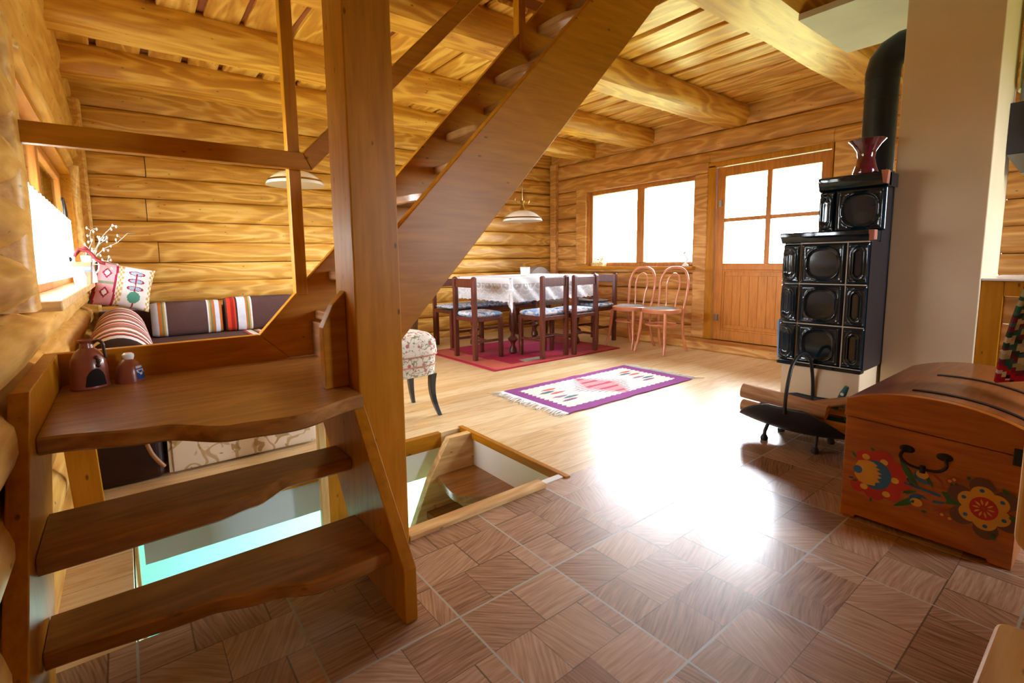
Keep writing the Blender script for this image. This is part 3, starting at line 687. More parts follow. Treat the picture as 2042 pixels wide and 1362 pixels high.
# railings
mb = MB(); mb.prism([(-.30, 1.402), (-.30, 1.472), (.655, 1.472), (.69, 1.402)], 'Y', 2.215, 2.255)
P('handrail', mb, M['pine_x'], bevel=.004)
mb = MB(); hz = lambda x: 1.47+1.03*(x-.69)
mb.prism([(.691, 1.402), (2.6, 1.402+1.03*1.909), (2.6, 1.402+1.03*1.909+.108), (.656, 1.472)], 'Y', 2.215, 2.255)
P('handrail', mb, M['pine_x'], bevel=.004)
mb = MB(); mb.box(.605, .655, 2.258, 2.308, .86, 3.2); P('baluster', mb, M['pine_z'], bevel=.003)
mb = MB(); mb.box(1.905, 1.955, 2.258, 2.308, 2.2, 3.2); P('baluster', mb, M['pine_z'], bevel=.003)
# board legs that carry the landing, reaching down past the floor edge
mb = MB(); mb.box(.665, .70, 2.262, 2.30, -.9, .54); P('leg', mb, M['pale_z'], bevel=.003)
mb = MB(); mb.box(.70, .79, 2.27, 2.295, -.9, .58); P('leg', mb, M['pine_z'], bevel=.003)
mb = MB(); mb.prism([(-.225, .54), (-.135, .54), (-.115, -.02), (-.20, -.02)], 'Y', 2.262, 2.29); P('leg', mb, M['pine_z'], bevel=.003)
mb = MB(); mb.box(.535, .547, 1.66, 1.76, .508, .538); P('bracket', mb, M['iron'], bevel=.002)
# square post
mb = MB(); mb.box(.585, .745, 1.518, 1.598, 0, 2.62); mb.box(.585, .745, 1.598, 1.692, 0, 2.62)
mb = MB(); mb.box(.585, .745, 1.516, 1.69, 0, 2.60)
tag(mb.build('post', M['pine_z'], bevel=.005), 'thick square wooden post between landing and cellar opening', 'post')
# cellar stair
cs = thing('cellar_staircase', 'small wooden stair dropping through the square floor opening into the cellar', 'staircase', (1.4, 2.0, -.2))
mb = MB()
mb.prism([(1.565, .004), (1.40, .004), (1.27, -.20), (.35, -2.3), (.60, -2.3), (1.40, -.46), (1.565, -.46)], 'Y', 2.30, 2.345); mb.build('stringer', M['pale_x'], cs, rel=True, bevel=.003)
mb = MB(); mb.prism([(1.565, -.10), (1.36, -.16), (.35, -2.3), (.60, -2.3), (1.50, -.46), (1.565, -.46)], 'Y', 1.60, 1.64); mb.build('stringer', M['pale_x'], cs, rel=True, bevel=.003)
for k in range(9):
    z = -.195-.185*k; mb = MB(); N = 24; R = []; s_ = 1 if k % 2 == 0 else -1
    for i in range(N+1):
        y = 1.642+(2.298-1.642)*i/N
        if k == 0: xb = 1.564; xf = 1.47-.21/(1+math.exp(-(y-1.955)/.035))+.055*max(0, (y-2.05)/.25)
        else: xb = 1.43-.12*(k-1); xf = xb-.15+s_*.04*math.tanh((y-1.97)/.08)
        R.append([(xf, y, z), (xf, y, z-.038), (xb, y, z-.038), (xb, y, z)])
    mb.loft(R); mb.build('tread', M['tread'], cs, rel=True, smooth=35)
# ---------------------------------------------------------------- dining corner
def blue_pat(co, s=1):
    n = nz(co[0]*18, co[1]*18, co[2]*18+3); m = nz(co[0]*45+9, co[1]*45, co[2]*45)
    a, b, c, d = rgb('7FA6CC'), rgb('D8D2D6'), rgb('3D6EAE'), rgb('C79C9C')
    v = n+.4*m
    return c if v < -.2 else a if v < .05 else b if v < .35 else d
def cushion_mesh(w_, d, h, n=18, z0=0, puff=.6, m=None):
    mb = MB(); m = m or n
    def f(side):
        def g(u, v):
            x = (u-.5)*w_; y = (v-.5)*d; e = (1-abs(2*u-1)**6)*(1-abs(2*v-1)**6)
            return (x, y, z0+h*.5+side*h*.5*max(0, e)**.35)
        return g
    mb.grid(f(1), n, m); mb.grid(f(-1), n, m); return mb
def dining_chair(label, loc, rz, group):
    # local: seat faces +Y, back at -Y
    t = thing('dining_chair', label, 'chair', loc, rz, group)
    w_, d = .34, .34
    for s in (-1, 1):
        mb = MB(); x = s*(w_/2-.0); 
        mb.prism([(-d/2-.015, 0), (-d/2+.03, 0), (-d/2+.025, .82), (-d/2+.003, .835), (-d/2-.02, .82)], 'X', x-.02, x+.02); mb.build('leg', M['dark'], t, bevel=.004)
        mb = MB(); mb.prism([(d/2-.03, 0), (d/2+.01, 0), (d/2+.012, .42), (d/2-.035, .42)], 'X', x-.018, x+.018); mb.build('leg', M['dark'], t, bevel=.004)
    mb = MB(); mb.box(-w_/2+.02, w_/2-.02, -d/2-.008, -d/2+.018, .725, .812); mb.build('backrest', M['dark'], t, bevel=.004)
    mb = MB(); mb.box(-w_/2+.018, w_/2-.018, -d/2-.005, -d/2+.02, .385, .425); mb.box(-w_/2+.018, w_/2-.018, d/2-.02, d/2+.005, .385, .425)
    mb.box(-w_/2-.012, -w_/2+.012, -d/2+.03, d/2-.03, .385, .425); mb.box(w_/2-.012, w_/2+.012, -d/2+.03, d/2-.03, .385, .425); mb.build('seat_frame', M['dark'], t, bevel=.003)
    for s in (-1, 1):
        mb = MB(); mb.box(s*w_/2-.009, s*w_/2+.009, -d/2+.03, d/2-.03, .17, .195); mb.build('stretcher', M['dark'], t, bevel=.002)
    mb = MB(); mb.box(-w_/2+.018, w_/2-.018, -.012, .012, .172, .192); mb.build('stretcher', M['dark'], t, bevel=.002)
    mb = cushion_mesh(w_+.02, d-.0, .06, 22, .42); 
    for i, p in enumerate(mb.v): mb.v[i] = (p[0], p[1]+.012, p[2])
    mb.build('seat', M['blue_floral'], t, smooth=60)
    return t
GC = 'dark dining chairs round the lace-covered table'
c1 = dining_chair('dark stained dining chair at the left end of the lace-covered table', (2.90, 4.13, .012), -PI/2, GC)
dup(c1, (3.46, 3.75, .012), 0.03, 'left one of two dark dining chairs on the near long side of the table', GC)
dup(c1, (3.87, 3.71, .012), 0.03, 'right one of two dark dining chairs on the near long side of the table', GC)
dup(c1, (4.61, 4.06, 0), PI/2, 'dark stained dining chair at the right end of the table, beside the bentwood chairs', GC)
# dark blanket on the far chair
mb = MB(); mb.grid(lambda u, v: (4.43+.33*u, 3.92+.30*v, .493+.02*abs(nz(u*4, v*4, 2))+.025*math.sin(u*7)*v), 14, 12)
tag(mb.build('folded_garment', M['brown_fab'], solid=.012, smooth=True), 'dark rumpled garment lying on the chair at the right end of the table', 'garment')
# bench along the log wall
bn = thing('bench', 'dark wooden wall bench with long blue cushion behind the table', 'bench', (3.5, 4.95, 0))
mb = MB(); mb.box(2.95, 4.25, 4.74, 5.12, .40, .44); mb.build('seat', M['dark'], bn, rel=True, bevel=.004)
for x in (2.95, 4.21):
    mb = MB(); mb.box(x, x+.04, 4.74, 4.78, .0, .40); mb.build('leg', M['dark'], bn, rel=True, bevel=.003)
    mb = MB(); mb.box(x, x+.04, 5.08, 5.12, .0, .40); mb.box(x, x+.04, 5.122, 5.16, 0, .80); mb.build('leg', M['dark'], bn, rel=True, bevel=.003)
mb = MB(); mb.box(2.99, 4.21, 4.76, 4.775, .17, .2); mb.build('stretcher', M['dark'], bn, rel=True, bevel=.003)
mb = MB(); mb.box(2.99, 4.21, 5.128, 5.152, .70, .79); mb.build('backrest', M['dark'], bn, rel=True, bevel=.003)
mb = cushion_mesh(1.28, .37, .06, 60, .44, m=16)
for i, p in enumerate(mb.v): mb.v[i] = (p[0]+3.6, p[1]+4.93, p[2])
mb.build('cushion', M['blue_floral'], bn, rel=True, smooth=60)
# round backed armchair behind the table
ac = thing('armchair', 'grey round-backed upholstered chair peeping over the far corner of the table', 'chair', (4.66, 5.02, 0))
mb = MB(); R = []
for q in range(9):
    y = 5.10+.02*q; k = math.sin(PI*(q+.5)/9)**.4
    R.append([(4.66+.22*math.cos(a)*(.93+.07*k), y, (.68+.235*math.sin(a)*(.93+.07*k)) if math.sin(a) > 0 else .68+.26*math.sin(a)) for a in [2*PI*i/28 for i in range(28)]])
mb.loft(R); mb.build('backrest', M['grey_seat'], ac, rel=True, smooth=50)
mb = MB(); mb.lathe([(.01, .40), (.2, .40), (.22, .43), (.22, .46), (.18, .49), (.01, .50)], 4.66, 4.93, 24, 1, .85); mb.build('seat', M['grey_seat'], ac, rel=True, smooth=50)
for sx in (-1, 1):
    for yy in (4.80, 5.08):
        mb = MB(); mb.tube([(4.66+sx*.15, yy, .40), (4.66+sx*.17, yy, 0)], [.02, .014]); mb.build('leg', M['dark'], ac, rel=True, smooth=40)
# table
tb = thing('dining_table', 'dining table on dark turned legs, mostly hidden under the lace cloth', 'table', (3.78, 4.4, .012))
TX0, TX1, TY0, TY1 = 3.17, 4.40, 3.92, 4.86
mb = MB(); mb.box(TX0+.02, TX1-.02, TY0+.02, TY1-.02, .785, .812); mb.build('tabletop', M['dark'], tb, rel=True, bevel=.004)
mb = MB(); mb.box(TX0+.1, TX1-.1, TY0+.1, TY0+.13, .70, .785); mb.box(TX0+.1, TX1-.1, TY1-.13, TY1-.1, .70, .785); mb.box(TX0+.1, TX0+.13, TY0+.13, TY1-.13, .70, .785); mb.box(TX1-.13, TX1-.1, TY0+.13, TY1-.13, .70, .785)
mb.build('apron', M['dark'], tb, rel=True)
prof = [(.012, 0), (.03, 0), (.045, .015), (.04, .05), (.022, .09), (.028, .12), (.055, .15), (.055, .165), (.025, .19), (.02, .22), (.035, .25), (.042, .35), (.034, .45), (.022, .55), (.03, .58), (.045, .60), (.045, .62), (.03, .64), (.04, .66), (.04, .785)]
prof = [(r, z+.012) for r, z in prof]; prof[-1] = (.04, .785)
for (x, y) in ((TX0+.10, TY0+.10), (TX1-.16, TY0+.10), (TX0+.10, TY1-.10), (TX1-.16, TY1-.10)):
    mb = MB(); mb.lathe(prof, x, y, 18); mb.build('leg', M['bark'] if False else M['dark'], tb, rel=True, smooth=40)
# lace tablecloth: draped grid over the top, hanging down; the corner hangs lower
def clothfn(u, v):
    ov = .27
    W = TX1-TX0; D = TY1-TY0
    x = -ov+u*(W+2*ov); y = -ov+v*(D+2*ov)
    ox = max(0, -x, x-W); oy = max(0, -y, y-D)
    cx = min(max(x, 0), W); cy = min(max(y, 0), D)
    sx = -1 if x < 0 else 1 if x > W else 0; sy = -1 if y < 0 else 1 if y > D else 0
    drop = math.hypot(ox, oy) if (ox and oy) else ox+oy
    fold = .012*math.sin(x*26+y*26)*min(1, drop/.12)
    flare = .012+.03*drop+fold
    px = cx+sx*flare*(1 if ox else 0); py = cy+sy*flare*(1 if oy else 0)
    if ox and oy:
        a = math.atan2(oy, ox); px = cx+sx*(.015+.10*drop*math.cos(a)+.02*math.sin(a*6)); py = cy+sy*(.015+.10*drop*math.sin(a)+.02*math.cos(a*6))
    z = .824-max(0, drop-.01)
    hem = .012*abs(math.sin(x*PI/.085))*(1 if oy else 0)+.012*abs(math.sin(y*PI/.085))*(1 if ox else 0)
    if drop > ov-.03: z += hem
    return (TX0+px, TY0+py, z)
NU, NV = 260, 220
def lacecol(co):
    z = co[2]
    if z > .76: return (1, 1, 1)
    x = co[0]+co[1]
    ph = (x/.10) % 1; d = .815-z
    arc = .09+.035*math.sin(PI*ph)
    if d < .05: return (.97, 1, 1)
    if abs(d-arc) < .008 or abs(d-arc-.05) < .006: return (1, 1, 1)
    if min(ph, 1-ph) < .09 and d < .13: return (1, 1, 1)
    if d < arc: return (.62, 1, 1) if (((ph-.5)**2*.01+(d-.075)**2)**.5 > .012) else (1, 1, 1)
    if d < arc+.05: return (.78, 1, 1)
    if math.sin(x*420) > -.3: return (.95, 1, 1)
    return (.72, 1, 1)
mb = MB(); mb.grid(clothfn, NU, NV)
o = mb.build('tablecloth', M['lace'], col=lacecol, smooth=True, solid=0)
tag(o, 'white lace tablecloth with scalloped fringed hem over the dining table', 'tablecloth')
# glass on the table
gt = thing('candle_glass', 'clear straight-sided glass holder standing on the lace cloth', 'glass', (3.62, 4.22, .825))
mb = MB(); mb.lathe([(.045, .0), (.05, .002), (.056, .10), (.053, .10), (.047, .01), (.01, .008)], 0, 0, 24); mb.build('holder', M['milk'], gt, smooth=40)
mb = MB(); mb.lathe([(.01, .009), (.04, .009), (.044, .07), (.01, .07)], 0, 0, 24); mb.build('candle', M['milk'], gt, smooth=40)
# rug under the table
RX0, RX1, RY0, RY1 = 2.615, 4.38, 3.48, 4.73
def rugcol(co):
    x = (co[0]-RX0)/(RX1-RX0); y = (co[1]-RY0)/(RY1-RY0)
    b = .022
    if x < b or x > 1-b or y < b or y > 1-b: return rgb('A8203E')
    if .27 < x < .42 and .10 < y < .19: return rgb('A9A7A0')
    if x < .30 and y < .34: return rgb('C4604E') if x < .17 or y < .10 else rgb('A81F3C')
    if y < .10: return rgb('B84A42') if x < .75 else rgb('BE5A48')
    if .26 < x < .62 and .10 < y < .30: return rgb('B2203F')
    if x < .14: return rgb('C26650')
    if .42 < x < .8 and .22 < y < .7: return rgb('A01A48')
    if x > .86: return rgb('B04A40')
    return rgb('B0224A') if (int(x*5)+int(y*4)) % 3 else rgb('9A3038')
mb = MB(); mb.grid(lambda u, v: (RX0+u*(RX1-RX0), RY0+v*(RY1-RY0), .010), 90, 90); mb.box(RX0, RX1, RY0, RY1, .0005, .0098)
tag(mb.build('rug', M['fabric'], col=rugcol), 'red patchwork rug with small grey rectangle under the dining table', 'rug')
# kilim runner
KX0, KX1, KY0, KY1 = 2.235, 3.68, 2.18, 2.88
def kilcol(co):
    u = (co[0]-KX0)/(KX1-KX0); v = (co[1]-KY0)/(KY1-KY0); X = co[0]-KX0; Y = co[1]-KY0
    zig = .012*abs(((X/.03) % 2)-1); zy = .016*abs(((Y/.022) % 2)-1)
    if Y < .085+zig or Y > .70-.065-zig: return rgb('8E3A86')
    if X < .09+zy*1.6 or X > 1.445-.09-zy*1.6: return rgb('8E3A86')
    cream = rgb('E4DCD2')
    # centre medallion: stacked thin lozenges
    row = int(Y/.035); yc = (row+.5)*.035; half = .33*(1-abs(yc-.35)/.30)
    dx = abs(X-.72)
    if half > 0 and dx < half*(1-abs((Y-yc)/.0175)*.55):
        r = dx/half
        return rgb('B84868') if r < .45 and row % 3 == 1 else rgb('D89090') if r < .5 else rgb('C8A0A8') if r < .75 else rgb('8E7E88')
    for cx in (.27, 1.19):
        for j, (dy, c) in enumerate(((-.13, '8A5A7A'), (-.08, '5A7A7E'), (-.03, '9A7A90'), (.06, 'D8604E'), (.11, '4E6E70'), (.16, 'D8604E'))):
            yy = .35+dy; xc = cx+(.03 if j % 2 else -.03)
            if abs(Y-yy) < .018 and abs(X-xc) < .085*(1-abs(Y-yy)/.03): return rgb(c)
    return cream
mb = MB(); mb.grid(lambda u, v: (KX0+u*(KX1-KX0)+.006*nz(v*6, 2, 1), KY0+v*(KY1-KY0)+.012*nz(u*9, 1, 4)*(1 if v > .9 or v < .1 else .2), .006+.003*nz(u*12, v*6, 3)), 240, 130)
kl = thing('kilim', 'cream and purple woven kilim runner with fringed ends lying on the floorboards', 'rug', (2.95, 2.53, 0))
mb.build('weave', M['fabric'], kl, col=kilcol, rel=True, solid=.005)
rnd = random.Random(9)
for s, xe in ((-1, KX0), (1, KX1)):
    mb = MB()
    for k in range(64):
        y = KY0+.005+(KY1-KY0-.01)*k/63; L = .07+.05*rnd.random(); a = (rnd.random()-.5)*.9
        pts = [(xe-s*.004, y, .008), (xe+s*L*.4, y+math.sin(a)*L*.3, .009), (xe+s*L*.8, y+math.sin(a)*L*.7+.012*(rnd.random()-.5), .005), (xe+s*L, y+math.sin(a)*L+.02*(rnd.random()-.5), .004)]
        mb.tube(pts, [.003, .0034, .003, .002], 5)
    mb.build('fringe', plain('kilim_fringe', srgb('E4E2E0'), .9) if s < 0 else bpy.data.materials['kilim_fringe'], kl, rel=True, smooth=True)
# bentwood chairs
def bentwood(label, loc, rz):
    t = thing('bentwood_chair', label, 'chair', loc, rz, 'bentwood chairs below the window')   # local: faces +Y
    R = .195
    mb = MB()
    prof = [(.15, .425), (R, .425), (R+.006, .44), (R+.006, .462), (R-.01, .47), (.16, .47)]
    mb.lathe(prof, 0, 0, 36, 1, .98); mb.build('seat_ring', M['bent'], t, smooth=40)
    mb = MB(); mb.lathe([(.01, .455), (.168, .462), (.165, .472), (.12, .484), (.01, .49)], 0, 0, 30, 1, .98); mb.build('seat_pad', M['grey_seat'], t, smooth=40)
    for s in (-1, 1):
        mb = MB(); mb.tube([(s*.145, .13, .43), (s*.155, .15, .25), (s*.17, .165, .12), (s*.185, .20, 0)], [.019, .017, .014, .013], 10); mb.build('leg', M['bent'], t, smooth=40)
    # back hoop and rear legs are one bent rod
    half = [(.165, -.235, 0), (.155, -.19, .12), (.150, -.165, .28), (.155, -.165, .44), (.168, -.195, .60), (.172, -.215, .74), (.13, -.235, .85), (.06, -.245, .893), (0, -.247, .90)]
    pts = half+[(-x, y, z) for x, y, z in half[:-1]][::-1]
    mb = MB(); mb.tube(spline(pts, 6), .0145, 10); mb.build('back_hoop', M['bent'], t, smooth=40)
    h2 = [(.055, -.160, .455), (.062, -.178, .58), (.080, -.20, .70), (.062, -.215, .79), (.03, -.225, .825), (0, -.227, .833)]
    p2 = h2+[(-x, y, z) for x, y, z in h2[:-1]][::-1]
    mb = MB(); mb.tube(spline(p2, 6), .0095, 8); mb.build('inner_hoop', M['bent'], t, smooth=40)
    mb = MB(); mb.tube([(math.cos(a)*.158, math.sin(a)*.155, .30) for a in [2*PI*k/36 for k in range(36)]], .009, 8, closed=True); mb.build('stretcher', M['bent'], t, smooth=40)
    return t
b1 = bentwood('pinkish bentwood chair with grey seat pad, nearer the dining table', (4.575, 3.50, 0), PI/2)
dup(b1, (4.56, 3.085, 0), PI/2-.03, 'pinkish bentwood chair with grey seat pad, nearer the door')
# pendant lamps
def pendant(label, loc, s=1.0):
    t = thing('pendant_lamp', label, 'lamp', loc, 0, 'milk glass pendant lamps')
    mb = MB(); mb.lathe([(.205, .0), (.20, .012), (.17, .05), (.12, .085), (.06, .105), (.03, .11), (.03, .104), (.06, .098), (.117, .079), (.166, .046), (.195, .01), (.2, 0)], 0, 0, 48); mb.build('lamp_shade', M['milk'], t, smooth=50)
    mb = MB(); mb.lathe([(.192, .022), (.1965, .022), (.187, .036), (.182, .034)], 0, 0, 48); mb.build('band', M['brass'], t, smooth=40)
    mb = MB(); mb.lathe([(.005, .106), (.032, .106), (.024, .13), (.014, .15), (.012, .165), (.005, .168)], 0, 0, 20); mb.lathe([(.004, .168), (.01, .175), (.024, .205), (.022, .207), (.004, .205)], 0, 0, 20); mb.build('cap', M['brass'], t, smooth=40)
    for s_ in (-1, 1):
        mb = MB(); mb.tube(spline([(0, 0, .172), (s_*.04, 0, .172), (s_*.075, 0, .18), (s_*.092, 0, .205), (s_*.085, 0, .225), (s_*.07, 0, .222)], 5), .0025, 6); mb.build('scroll', M['brass'], t, smooth=40)
    mb = MB(); mb.tube([(0, 0, .2), (0, 0, 2.37-loc[2])], .0028, 6); mb.build('cord', M['brass'], t, smooth=40)
    mb = MB(); mb.sphere((0, 0, .055), .03, 12, 8); mb.build('bulb', M['milk'], t, smooth=True)
    mb = MB(); mb.tube([(0, 0, .02), (0, 0, -.05)], .0012, 5); mb.build('pull_chain', M['brass'], t)
    return t
p1 = pendant('milk glass pendant lamp with brass band hanging over the dining table', (3.28, 3.86, 1.395))
dup(p1, (1.075, 3.86, 1.578), 0, 'milk glass pendant lamp seen behind the thin upright of the stair railing')
# tapestry stool
sl = thing('stool', 'floral tapestry stool on curved black legs behind the post', 'stool', (1.40, 2.90, 0))
def sq(a, r, e=.55): return (math.copysign(abs(math.cos(a))**e, math.cos(a))*r, math.copysign(abs(math.sin(a))**e, math.sin(a))*r)
def florcol(co):
    a = nz(co[0]*26, co[1]*26, co[2]*26); b = nz(co[0]*38+5, co[1]*38, co[2]*38)
    if a > .30: return rgb('B0485A')
    if b > .30: return rgb('8E7B4E')
    if a < -.38: return rgb('6E7A66')
    return rgb('DCD3C2')
mb = MB(); prof = [(.18, .275), (.195, .28), (.20, .35), (.203, .405), (.212, .415), (.213, .43), (.205, .50), (.17, .54), (.09, .555), (.02, .558)]
R = [[(sq(a, r)[0], sq(a, r)[1], z) for a in [2*PI*k/56 for k in range(56)]] for r, z in prof]
mb.loft(R); mb.v = [(x, y, z) for x, y, z in mb.v]; mb2 = MB()
mb2.loft([[(sq(a, r)[0], sq(a, r)[1], z) for a in [2*PI*k/90 for k in range(90)]] for r, z in [(.2+.008*math.sin(i/30*PI) if False else (prof[int(i/4)][0]*(1-i % 4/4)+prof[min(9, int(i/4)+1)][0]*(i % 4/4)), prof[int(i/4)][1]*(1-i % 4/4)+prof[min(9, int(i/4)+1)][1]*(i % 4/4)) for i in range(37)]])
mb2.build('seat', M['floral'], sl, smooth=60)
for z in (.41, .345):
    mb = MB(); mb.tube([(sq(a, .212 if z > .4 else .203)[0], sq(a, .212 if z > .4 else .203)[1], z) for a in [2*PI*k/60 for k in range(60)]], .004, 6, closed=True); mb.build('piping', M['terra'], sl, smooth=40)
for sx in (-1, 1):
    for sy in (-1, 1):
        mb = MB(); R = []
        for k in range(9):
            t = k/8; z = .28*(1-t); o_ = .155-.01*math.sin(t*PI)+.03*t*t; hw = .022*(1-.45*t)
            R.append([(sx*o_-hw, sy*o_-hw, z), (sx*o_+hw, sy*o_-hw, z), (sx*o_+hw, sy*o_+hw, z), (sx*o_-hw, sy*o_+hw, z)])
        mb.loft(R); mb.build('leg', M['legblack'], sl, bevel=.003)
# wicker basket behind the stool
bk = thing('wicker_basket', 'small wicker basket standing behind the tapestry stool by the log wall', 'basket', (2.45, 4.95, 0))
mb = MB(); mb.lathe([(.10, 0), (.13, .02), (.16, .25), (.17, .44), (.155, .44), (.14, .25), (.10, .03), (.02, .03)], 0, 0, 26); mb.build('body', plain('wicker', srgb('7A5230'), .8, bump=1.0, bscale=70, var=.4, nscale=60), bk, smooth=40)
# ---------------------------------------------------------------- sofa corner
sf = thing('corner_sofa', 'brown corner sofa with striped edge in front of the log walls', 'sofa', (.5, 4.9, 0))
mb = MB(); mb.box(-.19, 1.95, 4.45, 5.3, .05, .20); mb.box(-.19, .55, 2.95, 4.45, .05, .20); mb.build('base', M['dark'], sf, rel=True, bevel=.01)
def stripecol(t, scale=1.0):
    seq = [('4A2E2A', .05), ('E8E6EA', .012), ('C8441E', .035), ('E8E6EA', .02), ('E9DFC8', .02), ('6A463E', .05), ('D08A4A', .012), ('E8E6EA', .055), ('C8441E', .03), ('8A5A4E', .05), ('EDEAEE', .05), ('D07038', .014), ('E8E6EA', .03), ('5A3A34', .06)]
    tot = sum(q for _, q in seq)*scale; t = t % tot
    for c, q in seq:
        t -= q*scale
        if t < 0: return rgb(c)
    return rgb(seq[0][0])
def seatcol(co):
    if .83 < co[0] < 1.02: return stripecol((co[0]-.83)*1.3+.02)
    return rgb('5A3D38')
mb = MB(); mb.box(-.19, 1.95, 4.45, 5.3, .20, .37)
mb.v = []; mb.f = []; mb.mi = []
def slab(x0, x1, y0, y1, z0, z1, n, m):
    mb = MB()
    def g(u, v):
        return (x0+u*(x1-x0), y0+v*(y1-y0), z1-.03*(abs(2*u-1)**14+abs(2*v-1)**10)*.5)
    mb.grid(g, n, m); R = [[(x0, y0, z1-.025), (x1, y0, z1-.025), (x1, y1, z1-.025), (x0, y1, z1-.025)], [(x0, y0, z0), (x1, y0, z0), (x1, y1, z0), (x0, y1, z0)]]
    mb.loft(R); return mb
slab(-.19, 1.95, 4.45, 5.3, .20, .385, 90, 20).build('seat', M['fabric'], sf, rel=True, col=seatcol, smooth=40)
slab(-.19, .55, 2.95, 4.44, .20, .385, 30, 60).build('seat', M['fabric'], sf, rel=True, col=lambda co: rgb('4E3430'), smooth=40)
mb = MB(); mb.box(-.19, 1.95, 5.31, 5.44, .05, .62); mb.build('backrest', M['brown_fab'], sf, rel=True, bevel=.02)
# loose back cushions
def backcushion(name, label, x0, x1, z0, z1, yf, th, colf, lean=.06):
    mb = MB(); w_ = x1-x0; h = z1-z0; N = 44
    R = []
    for i in range(N+1):
        u = i/N; e = (1-abs(2*u-1)**10)**.4 if 0 < u < 1 else .0; e = max(e, .55)
        ring = []
        for k in range(24):
            a = 2*PI*k/24; cy = math.copysign(abs(math.cos(a))**.6, math.cos(a)); cz = math.copysign(abs(math.sin(a))**.45, math.sin(a))
            z = h/2*cz*(1-.06*(1-e)/.45)
            ring.append((x0+u*w_, yf+th/2+cy*th/2*e+lean*(z/h+.5)*.5, z0+h/2+z))
        R.append(ring)
    mb.loft(R)
    o = mb.build(name, M['fabric'], col=colf, smooth=50); return tag(o, label, 'cushion', 'striped sofa back cushions')
def cush1(co):
    x = (co[0]-.165)/.535
    for a, b, c in ((0, .10, 'D9DAE6'), (.10, .125, 'C8742E'), (.125, .15, '7E8254'), (.15, .175, 'C9A65A'), (.175, .195, 'E8EAF2'), (.78, .80, 'E8EAF2'), (.80, .825, 'C9A65A'), (.825, .85, '7E8254'), (.85, .875, 'B8703A'), (.875, .965, 'D9DAE6'), (.965, 1.01, 'C8742E')):
        if a <= x < b: return rgb(c)
    return rgb('5A3D38')
def cush2(co):
    x = (co[0]-.72)/.60
    if x < .03: return rgb('5A3D38')
    if x < .15: return rgb('D8401E') if int(x*110) % 3 else rgb('A8261A')
    for a, b, c in ((.15, .165, '3A2A2A'), (.165, .275, 'E2E4EC'), (.275, .31, 'C8742E'), (.31, .335, '7E8254'), (.335, .35, 'C9A65A'), (.35, .375, 'E8EAF2')):
        if a <= x < b: return rgb(c)
    return rgb('5A3D38')
backcushion('sofa_cushion', 'brown back cushion with pale striped ends, centre of the sofa', .165, .70, .387, .685, 5.03, .17, cush1)
backcushion('sofa_cushion', 'brown back cushion with red striped left end, partly behind the stair stringer', .725, 1.33, .387, .70, 5.03, .17, cush2)
# striped bolster along the left wall
def bolcol(co):
    if co[1] < 2.965: return rgb('3E2824')
    t = (co[1]-2.965) % .52
    for c, q in (('E8E2E0', .015), ('3A2A3A', .015), ('D8451E', .06), ('F0ECE6', .05), ('7A5248', .10), ('D07038', .02), ('F4F0F2', .10), ('D8552A', .04), ('8A6458', .12)):
        t -= q
        if t < 0: return rgb(c)
    return rgb('8A6458')
mb = MB(); N = 120; R = []
for i in range(N+1):
    y = 2.95+1.98*i/N; rr = 1-.12*max(0, 1-(y-2.95)/.05)**2
    R.append([(-.045+.175*math.cos(a)*rr, y, .387+.285*max(0, math.sin(a))**.8*rr) for a in [PI*k/20 for k in range(21)]])
mb.loft(R)
tag(mb.build('bolster', M['fabric'], col=bolcol, smooth=50), 'long arched bolster with orange, white and brown stripes along the left wall', 'cushion')
# kilim pillow
def pilcol(co):
    x, z = co[0]/.40+.5, co[2]/.36+.5
    if x < .03: return rgb('3E6E62')
    if x < .07 or .33 < x < .37: return rgb('9A1F3C')
    if x < .33:
        for zc in (.28, .72):
            d = abs(x-.20)/.09+abs(z-zc)/.14
            if d < .55: return rgb('EDE6DE')
            if d < .9: return rgb('9A1F3C')
        return rgb('DE9FA2') if abs(z-.5) > .03 else rgb('7E8E72')
    if .38 < x < .47 or x > .9:
        return rgb('C99A4A') if (int(z*16)+int(x*30)) % 2 else rgb('E6DCC8')
    d = math.hypot((x-.68)*1.2, (z-.25)); 
    if d < .13: return rgb('4E8E78')
    if abs(x-.68) < .012 and z < .8: return rgb('9A1F3C')
    for zc in (.45, .62, .80):
        e = ((x-.68)/.13)**2+((z-zc)/.05)**2
        if .7 < e < 1.2: return rgb('9A1F3C')
        if e < .7: return rgb('9FB2C4')
    return rgb('E2DDD6')
mb = MB()
for s in (1, -1):
    mb.grid(lambda u, v, s=s: ((u-.5)*.40*(1-.06*math.sin(PI*v)), s*.075*(max(0, (1-abs(2*u-1)**3)*(1-abs(2*v-1)**3)))**.5, (v-.5)*.36*(1-.06*math.sin(PI*u))), 70, 66)
o = mb.build('pillow', M['cloth_blue'], col=pilcol, smooth=60)
o.location = (-.005, 5.02, .835); o.rotation_euler = (-.22, math.radians(14), .12); tag(o, 'cream and pink kilim pillow leaning in the corner of the sofa', 'pillow')
